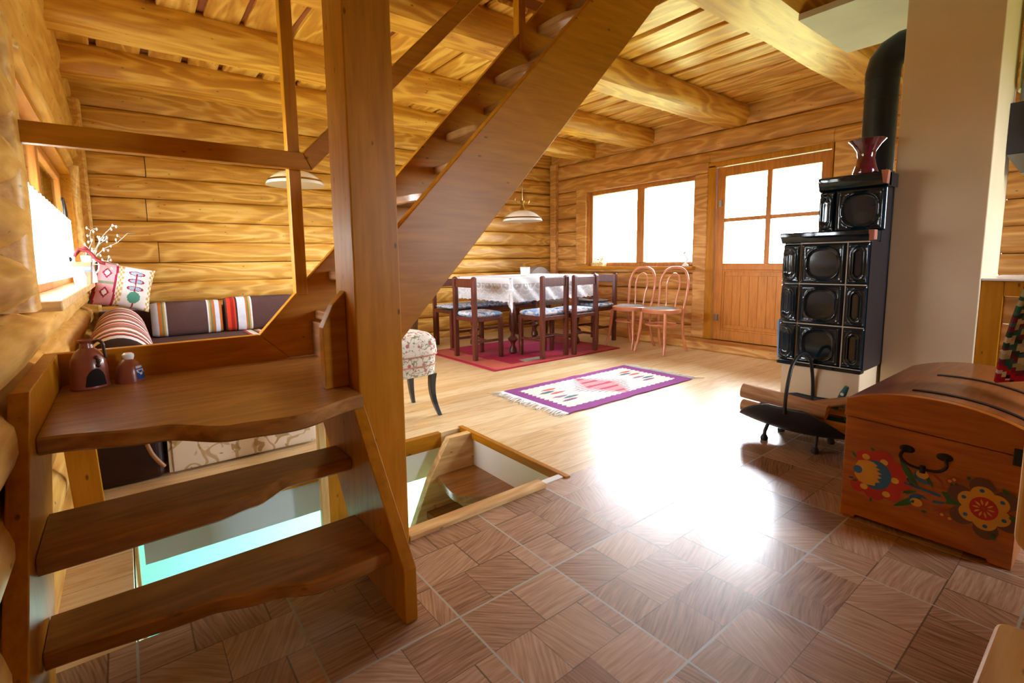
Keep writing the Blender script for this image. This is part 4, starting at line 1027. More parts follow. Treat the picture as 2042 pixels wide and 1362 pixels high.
# wooden sofa side panel, floral box and bag beyond the cellar opening
def brocade(co):
    a = nz(co[0]*9, co[1]*9, co[2]*11); b = abs(nz(co[0]*14+3, 1, co[2]*14))
    if b < .045 and a > -.1: return rgb('9C7B4A')
    if abs(a) < .03: return rgb('B49462')
    return rgb('E2D3BC')
mb = MB(); N = 70
mb.grid(lambda u, v: (.10+.70*u+(.03*(1-v) if u < .03 else 0), 2.745-.02*math.sin(PI*u)**.3*math.sin(PI*v)**.3, .012+.43*v), 90, 60)
mb.box(.105, .80, 2.75, 2.92, .012, .44)
tag(mb.build('upholstered_footstool', M['brocade'], smooth=40), 'cream footstool in floral brocade seen beneath the landing', 'footstool')
hb = thing('handbag', 'dark brown leather bag with a tan strap beside the floral footstool', 'bag', (-.01, 2.80, 0))
mb = MB(); mb.loft([[(-.17, 2.73, z), (.088, 2.73, z), (.088, 2.90, z), (-.17, 2.90, z)] for z in (0.002, .40)]); mb.build('body', M['leather'], hb, rel=True, bevel=.03, seg=4)
mb = MB(); mb.tube(spline([(.0, 2.722, .36), (.012, 2.715, .26), (.04, 2.712, .14), (.085, 2.715, .06)], 6), .010, 6); mb.build('strap', M['strapm'], hb, rel=True, smooth=True)
# ---------------------------------------------------------------- tiled stove
sv = thing('tiled_stove', 'dark green glazed tile stove in two tiers on a cream plinth', 'stove', (3.3, 1.04, 0))
def S(name, mb, mat, **k): return mb.build(name, mat, sv, rel=True, **k)
mb = MB(); mb.box(3.03, 3.60, .850, 1.235, 0, .395); S('plinth', mb, M['plaster'], bevel=.004)
mb = MB(); mb.box(3.02, 3.60, .841, 1.243, .395, 1.10); mb.box(3.14, 3.60, .841, 1.108, 1.10, 1.40); S('body', mb, M['glaze_edge'])
mb = MB(); mb.box(3.006, 3.0195, .843, 1.16, .40, 1.075); mb.box(3.0195, 3.03, 1.16, 1.235, .40, 1.075); S('grout', mb, M['grout'])
mb = MB(); mb.box(3.012, 3.298, .8342, .8378, .405, 1.07); mb.box(3.15, 3.298, .8342, .8378, 1.07, 1.44); S('side_panel', mb, M['glaze_edge'])
mb = MB(); mb.box(3.03, 3.60, 1.2452, 1.252, .395, 1.07); mb.box(3.15, 3.6, 1.1102, 1.118, 1.1, 1.40); S('side_panel', mb, M['glaze_edge'])
def relief(a, b, kind):
    """height of the glazed relief at tile coordinates -1..1"""
    e = max(abs(a), abs(b)); h = 0.0
    if e > .97: h -= .006
    h += .004*math.exp(-((e-.90)/.03)**2)
    h += .0035*math.exp(-((e-.80)/.025)**2)
    if kind == 'medal':
        r = (abs(a*.95)**2.8+abs(b*.90)**2.8)**(1/2.8)
        h += .006*math.exp(-((r-.70)/.035)**2)
        if r < .68: h -= .012*(1-(r/.68)**4)
    elif kind == 'oval':
        bb = max(0, abs(b)-.42)*1.65; aa = abs(a)*1.05; r = math.hypot(aa, bb)
        h += .004*math.exp(-((r-.66)/.05)**2)+.004*math.exp(-((r-.42)/.05)**2)
        if r < .40: h -= .008*(1-(r/.4)**4)
    return h
def tile(X, y0, y1, z0, z1, kind, n=44):
    mb = MB(); m = int(n*(z1-z0)/(y1-y0)) if (y1-y0) < (z1-z0)*.7 else n
    m = min(m, 70)
    def g(u, v):
        a = 2*u-1; b = 2*v-1
        return (X-.010-relief(a, b, kind), y0+u*(y1-y0), z0+v*(z1-z0))
    mb.grid(g, n, m)
    # rim back to the body
    R = [[(X-.004, y0, z0), (X-.004, y1, z0), (X-.004, y1, z1), (X-.004, y0, z1)], [(X+.004, y0, z0), (X+.004, y1, z0), (X+.004, y1, z1), (X+.004, y0, z1)]]
    mb.loft(R)
    return S('tile', mb, M['glaze'], smooth=60)
def cornertile(X, y0, y1, z0, z1):
    mb = MB(); w_ = y1-y0; n = 36; m = 44
    def g(u, v):
        a = 2*u-1; b = 2*v-1; r = relief(a*.95, b, 'oval')
        ang = max(0, (u-.45)/.55)*PI/2; ro = w_*.5
        yy = y0+min(u, .45)/.45*(w_-ro); 
        return (X-.010+ro-(ro+r)*math.cos(ang), y0+(w_-ro)*min(1, u/.45)+(ro+r)*math.sin(ang), z0+v*(z1-z0))
    mb.grid(g, n, m); R = [[(X+.0, y0, z), (X+.0, y1-.05, z), (X+.055, y1-.005, z), (X+.055, y0, z)] for z in (z0, z1)]
    mb.loft(R); return S('tile', mb, M['glaze'], smooth=60)
g_ = .003
zr = [.405, .627, .849, 1.070]
for i in range(3):
    tile(3.008, .838, .934-g_, zr[i]+g_, zr[i+1]-g_, 'oval', 26)
    tile(3.008, .934+g_, 1.153-g_, zr[i]+g_, zr[i+1]-g_, 'medal', 56)
    cornertile(3.008, 1.153+g_, 1.255, zr[i]+g_, zr[i+1]-g_)
tile(3.128, .815, 1.040, 1.128, 1.350, 'medal', 56)
cornertile(3.128, 1.045, 1.125, 1.128, 1.350)
def cornice(X, y0, y1, z0, z1, out, name='cornice', x1=3.6):
    pr = [(0, 0), (-.012, .1), (-.016, .3), (-out*.7, .45), (-out, .6), (-out, .92), (-out+.008, 1), (.05, 1), (.05, 0)]
    mb = MB(); R = []
    for y, s in ((y0, 1), (y1-out*.5, 1), (y1, .9)):
        R.append([(X+a*s, y, z0+b*(z1-z0)) for a, b in pr])
    mb.loft(R)
    mb.loft([[(x, y1+(-a-.0)*.6-.012, z0+b*(z1-z0)) for a, b in pr] for x in (X, x1)])
    mb.box(X+.02, x1, max(y0, .836), y1-.02, z0+.002, z1-.001); mb.box(X+.02, 3.292, y0, .8359, z0+.002, z1-.001)
    return S(name, mb, M['glaze'], smooth=40, bevel=.002)
cornice(3.008, .840, 1.255, 1.072, 1.130, .035)
cornice(3.128, .815, 1.125, 1.352, 1.425, .028)
mb = MB(); mb.box(2.995, 3.05, .838, 1.25, .385, .404); S('base_moulding', mb, M['glaze'], bevel=.005)
mb = MB(); mb.prism([(.815, 1.128), (.855, 1.128), (.852, 1.112), (.838, 1.108), (.838, 1.075), (.815, 1.078)], 'X', 2.975, 3.02); S('chipped_corner', mb, M['terra'], bevel=.003)
mb = MB(); mb.prism([(.808, 1.426), (.84, 1.43), (.835, 1.40), (.830, 1.365), (.812, 1.36)], 'X', 3.095, 3.13); S('chipped_corner', mb, M['terra'], bevel=.003)
# flue pipe
fp = thing('stove_pipe', 'thick blue-black flue pipe rising from the stove and elbowing into the chimney', 'pipe', (3.45, .96, 1.40))
mb = MB(); mb.tube([(3.45, .96, 1.402), (3.45, .96, 1.60), (3.45, .96, 1.98)], .078, 40); mb.build('pipe', M['pipe'], fp, rel=True, smooth=40)
mb = MB(); mb.tube([(3.45, .96, 1.96), (3.45, .96, 2.01), (3.45, .950, 2.06), (3.45, .92, 2.10), (3.45, .875, 2.12), (3.45, .8345, 2.12)], .081, 40); mb.build('elbow', M['pipe'], fp, rel=True, smooth=40)
mb = MB(); mb.tube([(3.45, .96, 1.86), (3.45, .96, 1.868)], .0805, 40); mb.build('collar', M['pipe'], fp, rel=True, smooth=40)
# vase on the stove
mb = MB(); mb.lathe([(.005, 0), (.052, 0), (.056, .01), (.045, .05), (.038, .085), (.042, .12), (.062, .155), (.082, .178), (.080, .18), (.056, .155), (.034, .12), (.03, .085), (.035, .03), (.005, .01)], 3.19, .935, 36, 1, 1, 1.4265)
tag(mb.build('vase', M['redvase'], smooth=40), 'oxblood red flared vase standing on top of the stove', 'vase')
# board round the chimney under the ceiling
mb = MB(); mb.box(3.10, 3.84, .836, 1.27, 2.30, 2.335); mb.box(3.10, 3.298, .35, .836, 2.30, 2.335)
tag(mb.build('fire_board', M['shelfwhite'], bevel=.002), 'pale board fixed under the ceiling round the chimney above the flue pipe', 'board')
# hanging tool beside the stove
mb = MB(); mb.prism([(1.262, .40), (1.275, .40), (1.285, .62), (1.27, .64)], 'X', 3.06, 3.085)
tag(mb.build('fly_swatter', plain('pale_blue_plastic', srgb('7C9CC0'), .4), bevel=.003), 'pale blue plastic strip hanging on the left side of the stove', 'tool')
# ---------------------------------------------------------------- firewood carrier
BX, BY = 2.845, 1.06
fc = thing('firewood_carrier', 'black iron firewood carrier with tall arched handle on the tiled floor', 'firewood carrier', (BX, BY, 0))
mb = MB()
def tray(u, v):
    a = (u-.5)*2*1.5; L = .29*math.sqrt(max(.0, 1-(a/1.52)**2*.95)); y = (v-.5)*2*L
    return (math.sin(a)*.175, y, .235-math.cos(a)*.175+.10*(y/.28)**2*.35)
mb.grid(tray, 36, 30); mb.build('tray', M['iron'], fc, smooth=True, solid=.005)
for sx in (-1, 1):
    for sy in (-1, 1):
        mb = MB(); mb.tube([(sx*.08, sy*.12, .085), (sx*.10, sy*.125, .05), (sx*.105, sy*.125, .03)], .009, 8); mb.lathe([(.004, 0), (.017, 0), (.02, .012), (.012, .03), (.004, .032)], sx*.105, sy*.125, 12); mb.build('foot', M['iron'], fc, smooth=40)
hp = [(-.176, 0, .19), (-.174, 0, .26), (-.158, 0, .34), (-.12, 0, .43), (-.06, 0, .475), (0, 0, .485), (.06, 0, .475), (.12, 0, .43), (.158, 0, .34), (.174, 0, .26), (.176, 0, .19)]
mb = MB(); pts = spline(hp, 6); mb.tube(pts, .009, 10); mb.build('handle', M['iron'], fc, smooth=40)
for o in list(fc.children): pass
def firelog(label, c, r, L, rz, rx, seed, split=False):
    mb = MB(); R = []; n = 14
    for i in range(n+1):
        t = i/n; y = (t-.5)*L; ring = []
        for k in range(14):
            a = 2*PI*k/14; rr = r*(1+.10*nz(t*2, math.cos(a)+seed, math.sin(a)))
            if split and math.sin(a) < -.1: rr *= .55+.1*nz(t*3, a, seed)
            ring.append((math.cos(a)*rr, y+.004*nz(k, i, seed), math.sin(a)*rr))
        R.append(ring)
    mb.m = 0; mb.loft(R, False); k0 = len(mb.v)
    mb.m = 1; mb.add(R[0], [tuple(range(14))[::-1]]); mb.add(R[-1], [tuple(range(14))])
    o = mb.build('firewood', [M['bark'], M['split']], smooth=50)
    o.location = c; o.rotation_euler = (rx, 0, rz); return tag(o, label, 'firewood', 'split logs in the carrier')
firelog('uppermost long bark-covered log lying across the carrier', (BX-.02, BY+.075, .215), .042, .42, .10, .10, 1)
firelog('lower bark-covered log at the near side of the carrier', (BX-.085, BY+.07, .150), .036, .38, -.04, .05, 2)
firelog('split log in the bottom of the carrier behind the near one', (BX+.01, BY-.03, .11), .042, .38, .04, 0, 3, True)
firelog('split log at the far side of the carrier beside the plinth', (BX+.095, BY+.02, .175), .036, .44, .06, .02, 4, True)
firelog('short reddish split log wedged at the chest end of the carrier', (BX+.045, BY-.15, .235), .03, .20, .5, -.25, 5, True)
# dustpan and ash tray
dp = thing('dustpan', 'teal plastic dustpan with upright handle behind the firewood', 'dustpan', (3.00, .90, .10))
dp.location = (2.95, .92, 0)
mb = MB(); mb.grid(lambda u, v: (2.93+.05*v, .865+.13*u+.01*v, .115+.085*math.sin(PI*u)**.5*v+.04*v), 14, 8); mb.build('pan', M['teal'], dp, solid=.006, rel=True, smooth=True)
mb = MB(); mb.tube([(2.945, .928, .185), (2.945, .915, .225), (2.945, .892, .285), (2.945, .877, .325)], [.010, .013, .016, .010], 12); mb.build('handle', M['teal'], dp, smooth=40, rel=True)
mb = MB(); mb.sphere((2.931, .893, .283), .009, 10, 6, .3, 1, 1); mb.build('sticker', M['milk'], dp, rel=True, smooth=True)
mb = MB(); mb.tube(spline([(2.94, 1.0, .13), (2.935, .985, .18), (2.935, .94, .203), (2.935, .90, .185), (2.935, .865, .14), (2.935, .855, .10)], 5), .010, 8); mb.build('rim', M['teal'], dp, smooth=40, rel=True)
mb = MB(); mb.prism([(3.14, 1.262), (3.52, 1.262), (3.52, 1.50), (3.18, 1.50), (3.14, 1.46)], 'Z', .001, .02); mb.lathe([(.06, .02), (.085, .02), (.085, .03), (.06, .03)], 3.31, 1.39, 30)
tag(mb.build('ash_pan', M['iron'], bevel=.004), 'flat dark metal plate with raised oval ring on the floor behind the carrier', 'plate')
# ---------------------------------------------------------------- painted chest
CX0, CX1, CY0, CY1 = 2.16, 3.02, .172, .640
ct = thing('painted_chest', 'orange wooden chest with domed lid and painted folk flowers', 'chest', (2.6, .4, 0))
def K(name, mb, mat, **k): return mb.build(name, mat, ct, rel=True, **k)
mb = MB(); mb.prism([(CY0, .0), (CY0+.055, .0), (CY0+.058, .012), (CY1-.05, .012), (CY1-.047, .0), (CY1, .0), (CY1, .393), (CY0, .373)], 'X', CX0, CX1); K('body', mb, M['chest'], bevel=.004)
def dome(y):
    t = (y-CY0)/(CY1-CY0); return .463-.004*(1-t)+.048*(1-abs(2*t-1)**2.2)
ys = [CY0+(CY1-CY0)*i/20 for i in range(21)]
mb = MB(); mb.prism([(CY0-.004, .376), (CY1+.004, .397)]+[(y, dome(y)) for y in ys[::-1]], 'X', CX0-.004, CX0+.03); K('lid_end', mb, M['chest'], bevel=.002)
mb = MB(); mb.prism([(CY0-.004, .376), (CY1+.004, .397)]+[(y, dome(y)) for y in ys[::-1]], 'X', CX0+.032, CX1+.004); K('lid', mb, M['chest_top'], bevel=.002)
for x in (CX0+.10, CX0+.46):
    mb = MB(); mb.grid(lambda u, v, x=x: (x+.022*v, CY0-.0+(.30)*u, dome(CY0+.30*u)+.002), 16, 1); K('iron_strap', mb, M['iron'], solid=.004)
mb = MB(); mb.box(CX0-.006, CX0+.015, CY0+.0, CY0+.022, .345, .40); K('corner_joint', mb, M['iron'], bevel=.002)
hd = MB(); yc = .401; hw = .055
hd.tube(spline([(CX0-.02, yc-hw, .318), (CX0-.028, yc-hw-.006, .295), (CX0-.026, yc-hw+.015, .272), (CX0-.025, yc, .266), (CX0-.026, yc+hw-.015, .272), (CX0-.028, yc+hw+.006, .295), (CX0-.02, yc+hw, .318)], 6), .005, 8)
hd.lathe([(.004, -.012), (.008, -.012), (.008, .012), (.004, .012)], CX0-.025, yc, 10, 1, 1, .266)
for s in (-1, 1):
    hd.loft([[(CX0-.001-.007*k, yc+s*(hw-.005)+math.cos(a)*.022*(1-k*.35), .318+math.sin(a)*.014*(1-k*.35)) for a in [2*PI*i/14 for i in range(14)]] for k in (0, 1)])
K('handle', hd, M['iron'], smooth=40)
# painted flowers on the end face: thin paint shapes. px,py are paint-plan units (y to the right, z up)
FX = CX0-.0012
cols = ['C0301E', 'E0A63C', '2E6EA8', '2E6A34', '6E4A36', 'E8B84E', 'B04A2A', 'EDD9B0']
pm = [plain('flower_paint_%s' % n, srgb(c), .5, .4, .2, var=.12) for n, c in zip(('red', 'yellow', 'blue', 'green', 'brown', 'light_yellow', 'rust', 'cream'), cols)]
pf = MB(); lay = [0]
def shape(pts, c):
    lay[0] += 1; x = FX-.00004*lay[0]; pf.m = c
    pf.add([(x, y, z) for y, z in pts], [tuple(range(len(pts)))])
def ell(y, z, ry, rz_, c, rot=0, n=20):
    shape([(y+math.cos(a)*ry*math.cos(rot)-math.sin(a)*rz_*math.sin(rot), z+math.cos(a)*ry*math.sin(rot)+math.sin(a)*rz_*math.cos(rot)) for a in [2*PI*k/n for k in range(n)]], c)
def leaf(y0, z0, y1, z1, w_, c):
    d = Vector((y1-y0, z1-z0)); nn = Vector((-d.y, d.x)).normalized()*w_; p = []
    for k in range(9): t = k/8; q = Vector((y0, z0))+d*t+nn*math.sin(PI*t); p.append((q.x, q.y))
    for k in range(7, 0, -1): t = k/8; q = Vector((y0, z0))+d*t-nn*math.sin(PI*t)*.6; p.append((q.x, q.y))
    shape(p, c)
def crescent(y, z, r, a0, a1, c, th=.45, n=12):
    o_ = [(y+math.cos(a0+(a1-a0)*k/n)*r, z+math.sin(a0+(a1-a0)*k/n)*r) for k in range(n+1)]
    i_ = [(y+math.cos(a0+(a1-a0)*k/n)*r*(1-th*math.sin(PI*k/n)), z+math.sin(a0+(a1-a0)*k/n)*r*(1-th*math.sin(PI*k/n))) for k in range(n, -1, -1)]
    shape(o_+i_[1:-1], c)

RED, YEL, BLU, GRN, BRN, LYE, RST, CRM = range(8)
# left tulip flower
for y, z, r in ((.568, .248, .030), (.520, .256, .034), (.478, .225, .032), (.462, .185, .030), (.490, .142, .032), (.535, .128, .034), (.585, .135, .026)): ell(y, z, r, r*.95, RED)
ell(.53, .192, .062, .060, RED)
for y, z in ((.568, .252), (.513, .247), (.478, .190), (.500, .130), (.568, .136)): ell(y, z, .012, .011, LYE)
ell(.535, .192, .047, .055, BLU)
shape([(.598, .212), (.590, .232), (.565, .240), (.545, .238), (.530, .228), (.538, .222), (.522, .215), (.533, .208), (.516, .200), (.530, .193), (.516, .186), (.530, .178), (.520, .168), (.534, .162), (.535, .150), (.560, .146), (.585, .152), (.600, .175)], YEL)
ell(.590, .196, .014, .015, BLU)
for a in ((.612, .262, .596, .238), (.606, .148, .588, .152), (.555, .292, .545, .282), (.545, .085, .545, .10), (.452, .165, .438, .155), (.62, .155, .60, .16)): leaf(*a, .005, GRN)
# stem and leaves
shape([(.452, .196), (.452, .190), (.352, .176), (.352, .186)], BLU)
leaf(.470, .275, .410, .190, .012, GRN); leaf(.405, .262, .372, .200, .007, GRN)
leaf(.478, .095, .395, .168, .013, GRN); leaf(.455, .155, .415, .175, .007, GRN); leaf(.447, .212, .425, .196, .006, GRN)
for y, z, s_ in ((.398, .236, 1), (.408, .138, -1)):
    crescent(y, z, .028, -2.6, .6, BLU, .5) if s_ > 0 else crescent(y, z, .028, -.6, 2.6, BLU, .5)
    ell(y+.006, z+.004*s_, .017, .015, YEL)
shape([(.372, .150), (.372, .158), (.340, .164), (.344, .156)], BLU)
for k, a in enumerate(((.385, .262, .345, .222), (.36, .215, .325, .205), (.37, .118, .335, .15), (.35, .125, .318, .155), (.34, .235, .322, .21))): leaf(*a, .004, RST)
for y, z in ((.323, .250), (.333, .242), (.345, .118), (.325, .112)): ell(y, z, .010, .009, RST); ell(y, z, .005, .005, YEL)
for a in ((.318, .242, .312, .215), (.33, .24, .318, .212), (.40, .108, .385, .112), (.43, .128, .42, .14)): leaf(*a, .006, GRN)
shape([(.352, .198), (.330, .204), (.322, .196), (.296, .190), (.296, .168), (.322, .164), (.338, .160), (.336, .174)], GRN)
# right flower: brown outer crescents, yellow petals, red disc
fy, fz = .247, .180
import itertools
for k in range(6):
    a = math.radians(22+60*k); py_, pz = fy+math.cos(a)*.050, fz+math.sin(a)*.055
    ell(py_+math.cos(a)*.012, pz+math.sin(a)*.014, .032, .030, BRN, a)
for k in range(6):
    a = math.radians(22+60*k); ell(fy+math.cos(a)*.038, fz+math.sin(a)*.044, .028, .029, YEL, a)
for k in range(6):
    a = math.radians(22+60*k); ell(fy+math.cos(a)*.052, fz+math.sin(a)*.058, .006, .006, BLU)
ell(fy, fz, .034, .038, RED)
for k in range(10):
    a = 2*PI*k/10; leaf(fy+math.cos(a)*.009, fz+math.sin(a)*.010, fy+math.cos(a)*.027, fz+math.sin(a)*.031, .0035, YEL)
ell(fy, fz, .005, .005, RST)
for a in ((.21, .262, .19, .245), (.172, .165, .19, .175), (.215, .085, .225, .105), (.285, .275, .288, .262)): leaf(*a, .007, GRN)
K('painted_flowers', pf, pm)
# ---------------------------------------------------------------- jugs on the landing
jg = thing('clay_jug', 'brown clay jug with arched cut-out and looped handle on the landing', 'jug', (-.118, 2.165, .5855))
mb = MB(); mb.lathe([(.005, 0), (.052, 0), (.056, .006), (.053, .015), (.052, .07), (.048, .10), (.033, .128), (.019, .14), (.017, .155), (.024, .165), (.022, .167), (.014, .155), (.014, .142), (.004, .14)], 0, 0, 40)
mb.build('body', M['clay'], jg, smooth=40)
mb = MB()
def onjug(a, z, off=.0012):
    r = .0535 if z < .07 else .0535-(z-.07)*.16 if z < .1 else .049-(z-.1)*.55
    return (math.cos(a)*(r+off), math.sin(a)*(r+off), z)
R = []
for i in range(13):
    t = i/12; a0 = -1.75+t*1.15; h = .012+.060*math.sin(PI*min(1, max(0, t)))**.45
    R.append([onjug(a0, .012+(h-.012)*j/6) for j in range(7)])
mb.loft(R, False, False); mb.build('opening', M['hole'], jg, smooth=True)  # near-black patch stands in for the hollow's shade, no hole cut
mb = MB()
for k, z in enumerate((.082, .095, .108)): mb.sphere(onjug(-1.0+(.06 if k % 2 else 0), z, .0005), .0075, 10, 6)
mb.tube([onjug(-1.0, .078, .002), onjug(-.95, .092, .002), onjug(-1.0, .112, .002)], .004, 6); mb.build('snake', M['clay_dark'], jg, smooth=True)
mb = MB(); mb.tube(spline([(.018, -.005, .155), (.032, -.012, .163), (.044, -.015, .152), (.046, -.014, .13), (.048, -.01, .10)], 6), .005, 8); mb.build('handle', M['clay_dark'], jg, smooth=True)
jb = thing('clay_bottle', 'small bell-shaped brown clay bottle with blue label on the landing', 'bottle', (-.008, 2.185, .5855))
mb = MB(); mb.lathe([(.005, 0), (.042, 0), (.043, .008), (.040, .04), (.034, .062), (.022, .078), (.015, .084), (.004, .085)], 0, 0, 34); mb.build('body', M['clay'], jb, smooth=40)
mb = MB(); mb.lathe([(.004, .083), (.016, .083), (.019, .092), (.018, .10), (.012, .105), (.004, .106)], 0, 0, 24); mb.build('stopper', M['milk'], jb, smooth=40)
def labcol(co):
    if co[2] > .044: return rgb('C8D0DC') if abs(co[2]-.049) > .002 else rgb('3A5A9A')
    d = abs(co[2]-.035-.006*math.sin(co[1]*300))
    return rgb('24509A') if d > .0035 else rgb('D8E2EC')
mb = MB(); R = []
for i in range(13):
    a = -1.05+.85*i/12; ring = []
    for j in range(13):
        z = .010+.048*j/12; r = (.0428 if z < .01 else .043-(z-.008)*.09 if z < .04 else .040-(z-.04)*.27)+.0012
        ring.append((math.cos(a)*r, math.sin(a)*r, z))
    R.append(ring)
mb.loft(R, False, False); mb.build('label_patch', M['gloss_paint'], jb, col=labcol, smooth=True)
# ---------------------------------------------------------------- things on the left window sill
SZ = .8825
mb = MB(); mb.loft([[(-.27-.0*k, 4.30, SZ+z), (-.18+.015*k, 4.30, SZ+z), (-.18+.015*k, 4.55, SZ+z), (-.27, 4.55, SZ+z)] for k, z in ((0, 0), (1, .14))])
def potcol(co):
    if .085 < co[2]-SZ < .12: return rgb('8898B8') if (int(co[1]*80)+int((co[2]-SZ)*80)) % 3 else rgb('E8ECF2')
    return rgb('B89A78')
pb = thing('flower_pot', 'tapered wooden plant box with dotted blue band on the left window sill', 'pot', (-.225, 4.42, SZ))
mb = MB(); mb.grid(lambda u, v: (-.27+.105*0, 0, 0), 1, 1); mb = MB()
for (ax, ay, bx, by) in ((-.26, 4.30, -.175, 4.30), (-.175, 4.30, -.175, 4.55)):
    mb.grid(lambda u, v, ax=ax, ay=ay, bx=bx, by=by: (ax+(bx-ax)*u+(.012*v if bx == ax else .012*v*u), ay+(by-ay)*u-(.012*v if by == ay else 0), SZ+.15*v), 30, 20)
mb.box(-.262, -.177, 4.302, 4.55, SZ, SZ+.148)
mb.build('box', M['paint'], pb, rel=True, col=potcol)
mb = MB(); mb.lathe([(.01, 0), (.04, 0), (.05, .08), (.045, .08), (.036, .01)], -.215, 4.72, 24, 1, 1, SZ)
pt = thing('milk_jug', 'white enamel pitcher holding catkin twigs on the left window sill', 'jug', (-.20, 4.72, SZ))
mb = MB(); mb.lathe([(.01, 0), (.052, 0), (.05, .05), (.036, .12), (.03, .16), (.036, .20), (.033, .20), (.027, .16), (.032, .12), (.045, .05), (.01, .01)], -.20, 4.72, 30, 1, 1, SZ); mb.build('body', M['milk'], pt, rel=True, smooth=40)
mb = MB(); mb.tube(spline([(-.165, 4.70, SZ+.17), (-.135, 4.69, SZ+.16), (-.135, 4.69, SZ+.10), (-.155, 4.70, SZ+.07)], 5), .006, 8); mb.build('handle', M['milk'], pt, rel=True, smooth=40)
rnd = random.Random(5)
def twig(base, tip, n_c, seed):
    rnd = random.Random(seed); b = Vector(base); e = Vector(tip); d = e-b
    pts = [b+d*t+Vector((.02*nz(t*3, seed, 1), .02*nz(t*3, seed, 5), .03*math.sin(t*PI)+.03*nz(t*4, seed, 9))) for t in [k/8 for k in range(9)]]
    t_ = thing('catkin_twig', 'pale catkin twig rising from the white pitcher towards the room', 'twig', base, 0, 'catkin twigs in the pitcher')
    mb = MB(); mb.tube(pts, [.004-.0025*k/8 for k in range(9)], 6); mb.build('stem', M['twig'], t_, rel=True, smooth=True)
    mb = MB()
    for k in range(n_c):
        i = 2+int(rnd.random()*6.5); i = min(8, i); p = pts[i]; q = p+Vector(((rnd.random()-.5)*.05, (rnd.random()-.5)*.05, (rnd.random()-.3)*.05))
        mb = MB(); mb.tube([p, q], .0016, 5); mb.sphere(q, .006, 8, 6, 1, 1, 1.7); mb.build('catkin', M['catkin'], t_, rel=True, smooth=True)
for k, tip in enumerate(((.10, 4.62, 1.245), (-.03, 4.60, 1.30), (-.06, 4.66, 1.22), (-.14, 4.62, 1.27), (-.03, 4.45, 1.02), (-.06, 4.35, .985))):
    twig((-.20+.01*(k % 3-1), 4.72, SZ+.12), tip, 9 if k < 4 else 3, k+1)
# dried dark red decoration on the plant box
mb = MB(); mb.grid(lambda u, v: (-.25+.16*u, 4.38+.12*v, SZ+.19+.05*math.sin(u*5)+.03*nz(u*4, v*4)), 12, 12)
tag(mb.build('dried_bouquet', M['dust_red'], solid=.012, smooth=True), 'dark red dried leaf bunch on the plant box in the left window', 'decoration')
mb = MB(); mb.lathe([(.005, 0), (.03, 0), (.034, .05), (.025, .09), (.005, .095)], -.215, 4.10, 20, 1, 1, SZ)
tag(mb.build('flower_cup', M['milk'], smooth=40), 'small white cup with yellow blossom at the near end of the left sill', 'cup')
mb = MB(); mb.grid(lambda u, v: (-.20+.115*0, 0, 0), 1, 1)
# hanging ornament in the left window
ho = thing('window_ornament', 'thin dark curved metal ornament hanging in the left window', 'ornament', (-.30, 4.3, 1.35))
mb = MB(); mb.tube(spline([(-.27, 4.20, 1.43), (-.27, 4.30, 1.44), (-.27, 4.42, 1.38), (-.27, 4.46, 1.25)], 6), .008, 6); mb.tube([(-.27, 4.25, 1.43), (-.27, 4.25, 1.05)], .003, 5); mb.sphere((-.27, 4.25, 1.05), .018, 8, 6); mb.build('hook', M['iron'], ho, rel=True, smooth=True)
# ---------------------------------------------------------------- things on the right window sill
fb = thing('flower_box', 'little wooden box of violet and yellow flowers on the right window sill', 'flower box', (WB-.05, 4.50, .9055))
mb = MB(); mb.box(WB-.09, WB-.01, 4.42, 4.62, .9055, .955); mb.build('box', M['pale_x'], fb, rel=True, bevel=.004)
rnd = random.Random(2)
for nm, m_, n_ in (('leaves', 'green_leaf', 26), ('violet_flowers', 'pink_petal', 12), ('yellow_flowers', 'yellow_petal', 7)):
    mb = MB()
    for k in range(n_):
        y = 4.44+.16*rnd.random() if nm != 'yellow_flowers' else 4.44+.04*rnd.random(); z = .96+.05*rnd.random(); x = WB-.05+.05*(rnd.random()-.5)
        if nm == 'leaves': mb.tube([(x, y, .955), (x+.01*(rnd.random()-.5), y+.03*(rnd.random()-.5), z)], [.003, .001], 5); mb.sphere((x, y+.02*(rnd.random()-.5), z), .008, 6, 4, 1, .5, .4)
        else: mb.sphere((x, y, z+.012), .010, 8, 5, 1, 1, .6)
    mb.build(nm, M[m_], fb, rel=True, smooth=True)
cw = thing('seahorse_figurine', 'small white figurine with curved neck at the right end of the window sill', 'figurine', (WB-.05, 3.22, .9055))
mb = MB(); mb.lathe([(.004, 0), (.032, 0), (.034, .012), (.02, .028), (.004, .03)], WB-.05, 3.22, 16, .8, 1.2, .9055); mb.build('base', M['milk'], cw, rel=True, smooth=40)
mb = MB(); mb.tube(spline([(WB-.05, 3.23, .93), (WB-.05, 3.20, .965), (WB-.05, 3.195, .99), (WB-.05, 3.215, 1.02), (WB-.05, 3.235, 1.045), (WB-.05, 3.22, 1.065), (WB-.05, 3.235, 1.085)], 6), [.012]*12+[.009]*12+[.007]*13, 8); mb.sphere((WB-.05, 3.238, 1.06), .013, 10, 7, 1, 1.4, 1); mb.build('body', M['milk'], cw, rel=True, smooth=True)
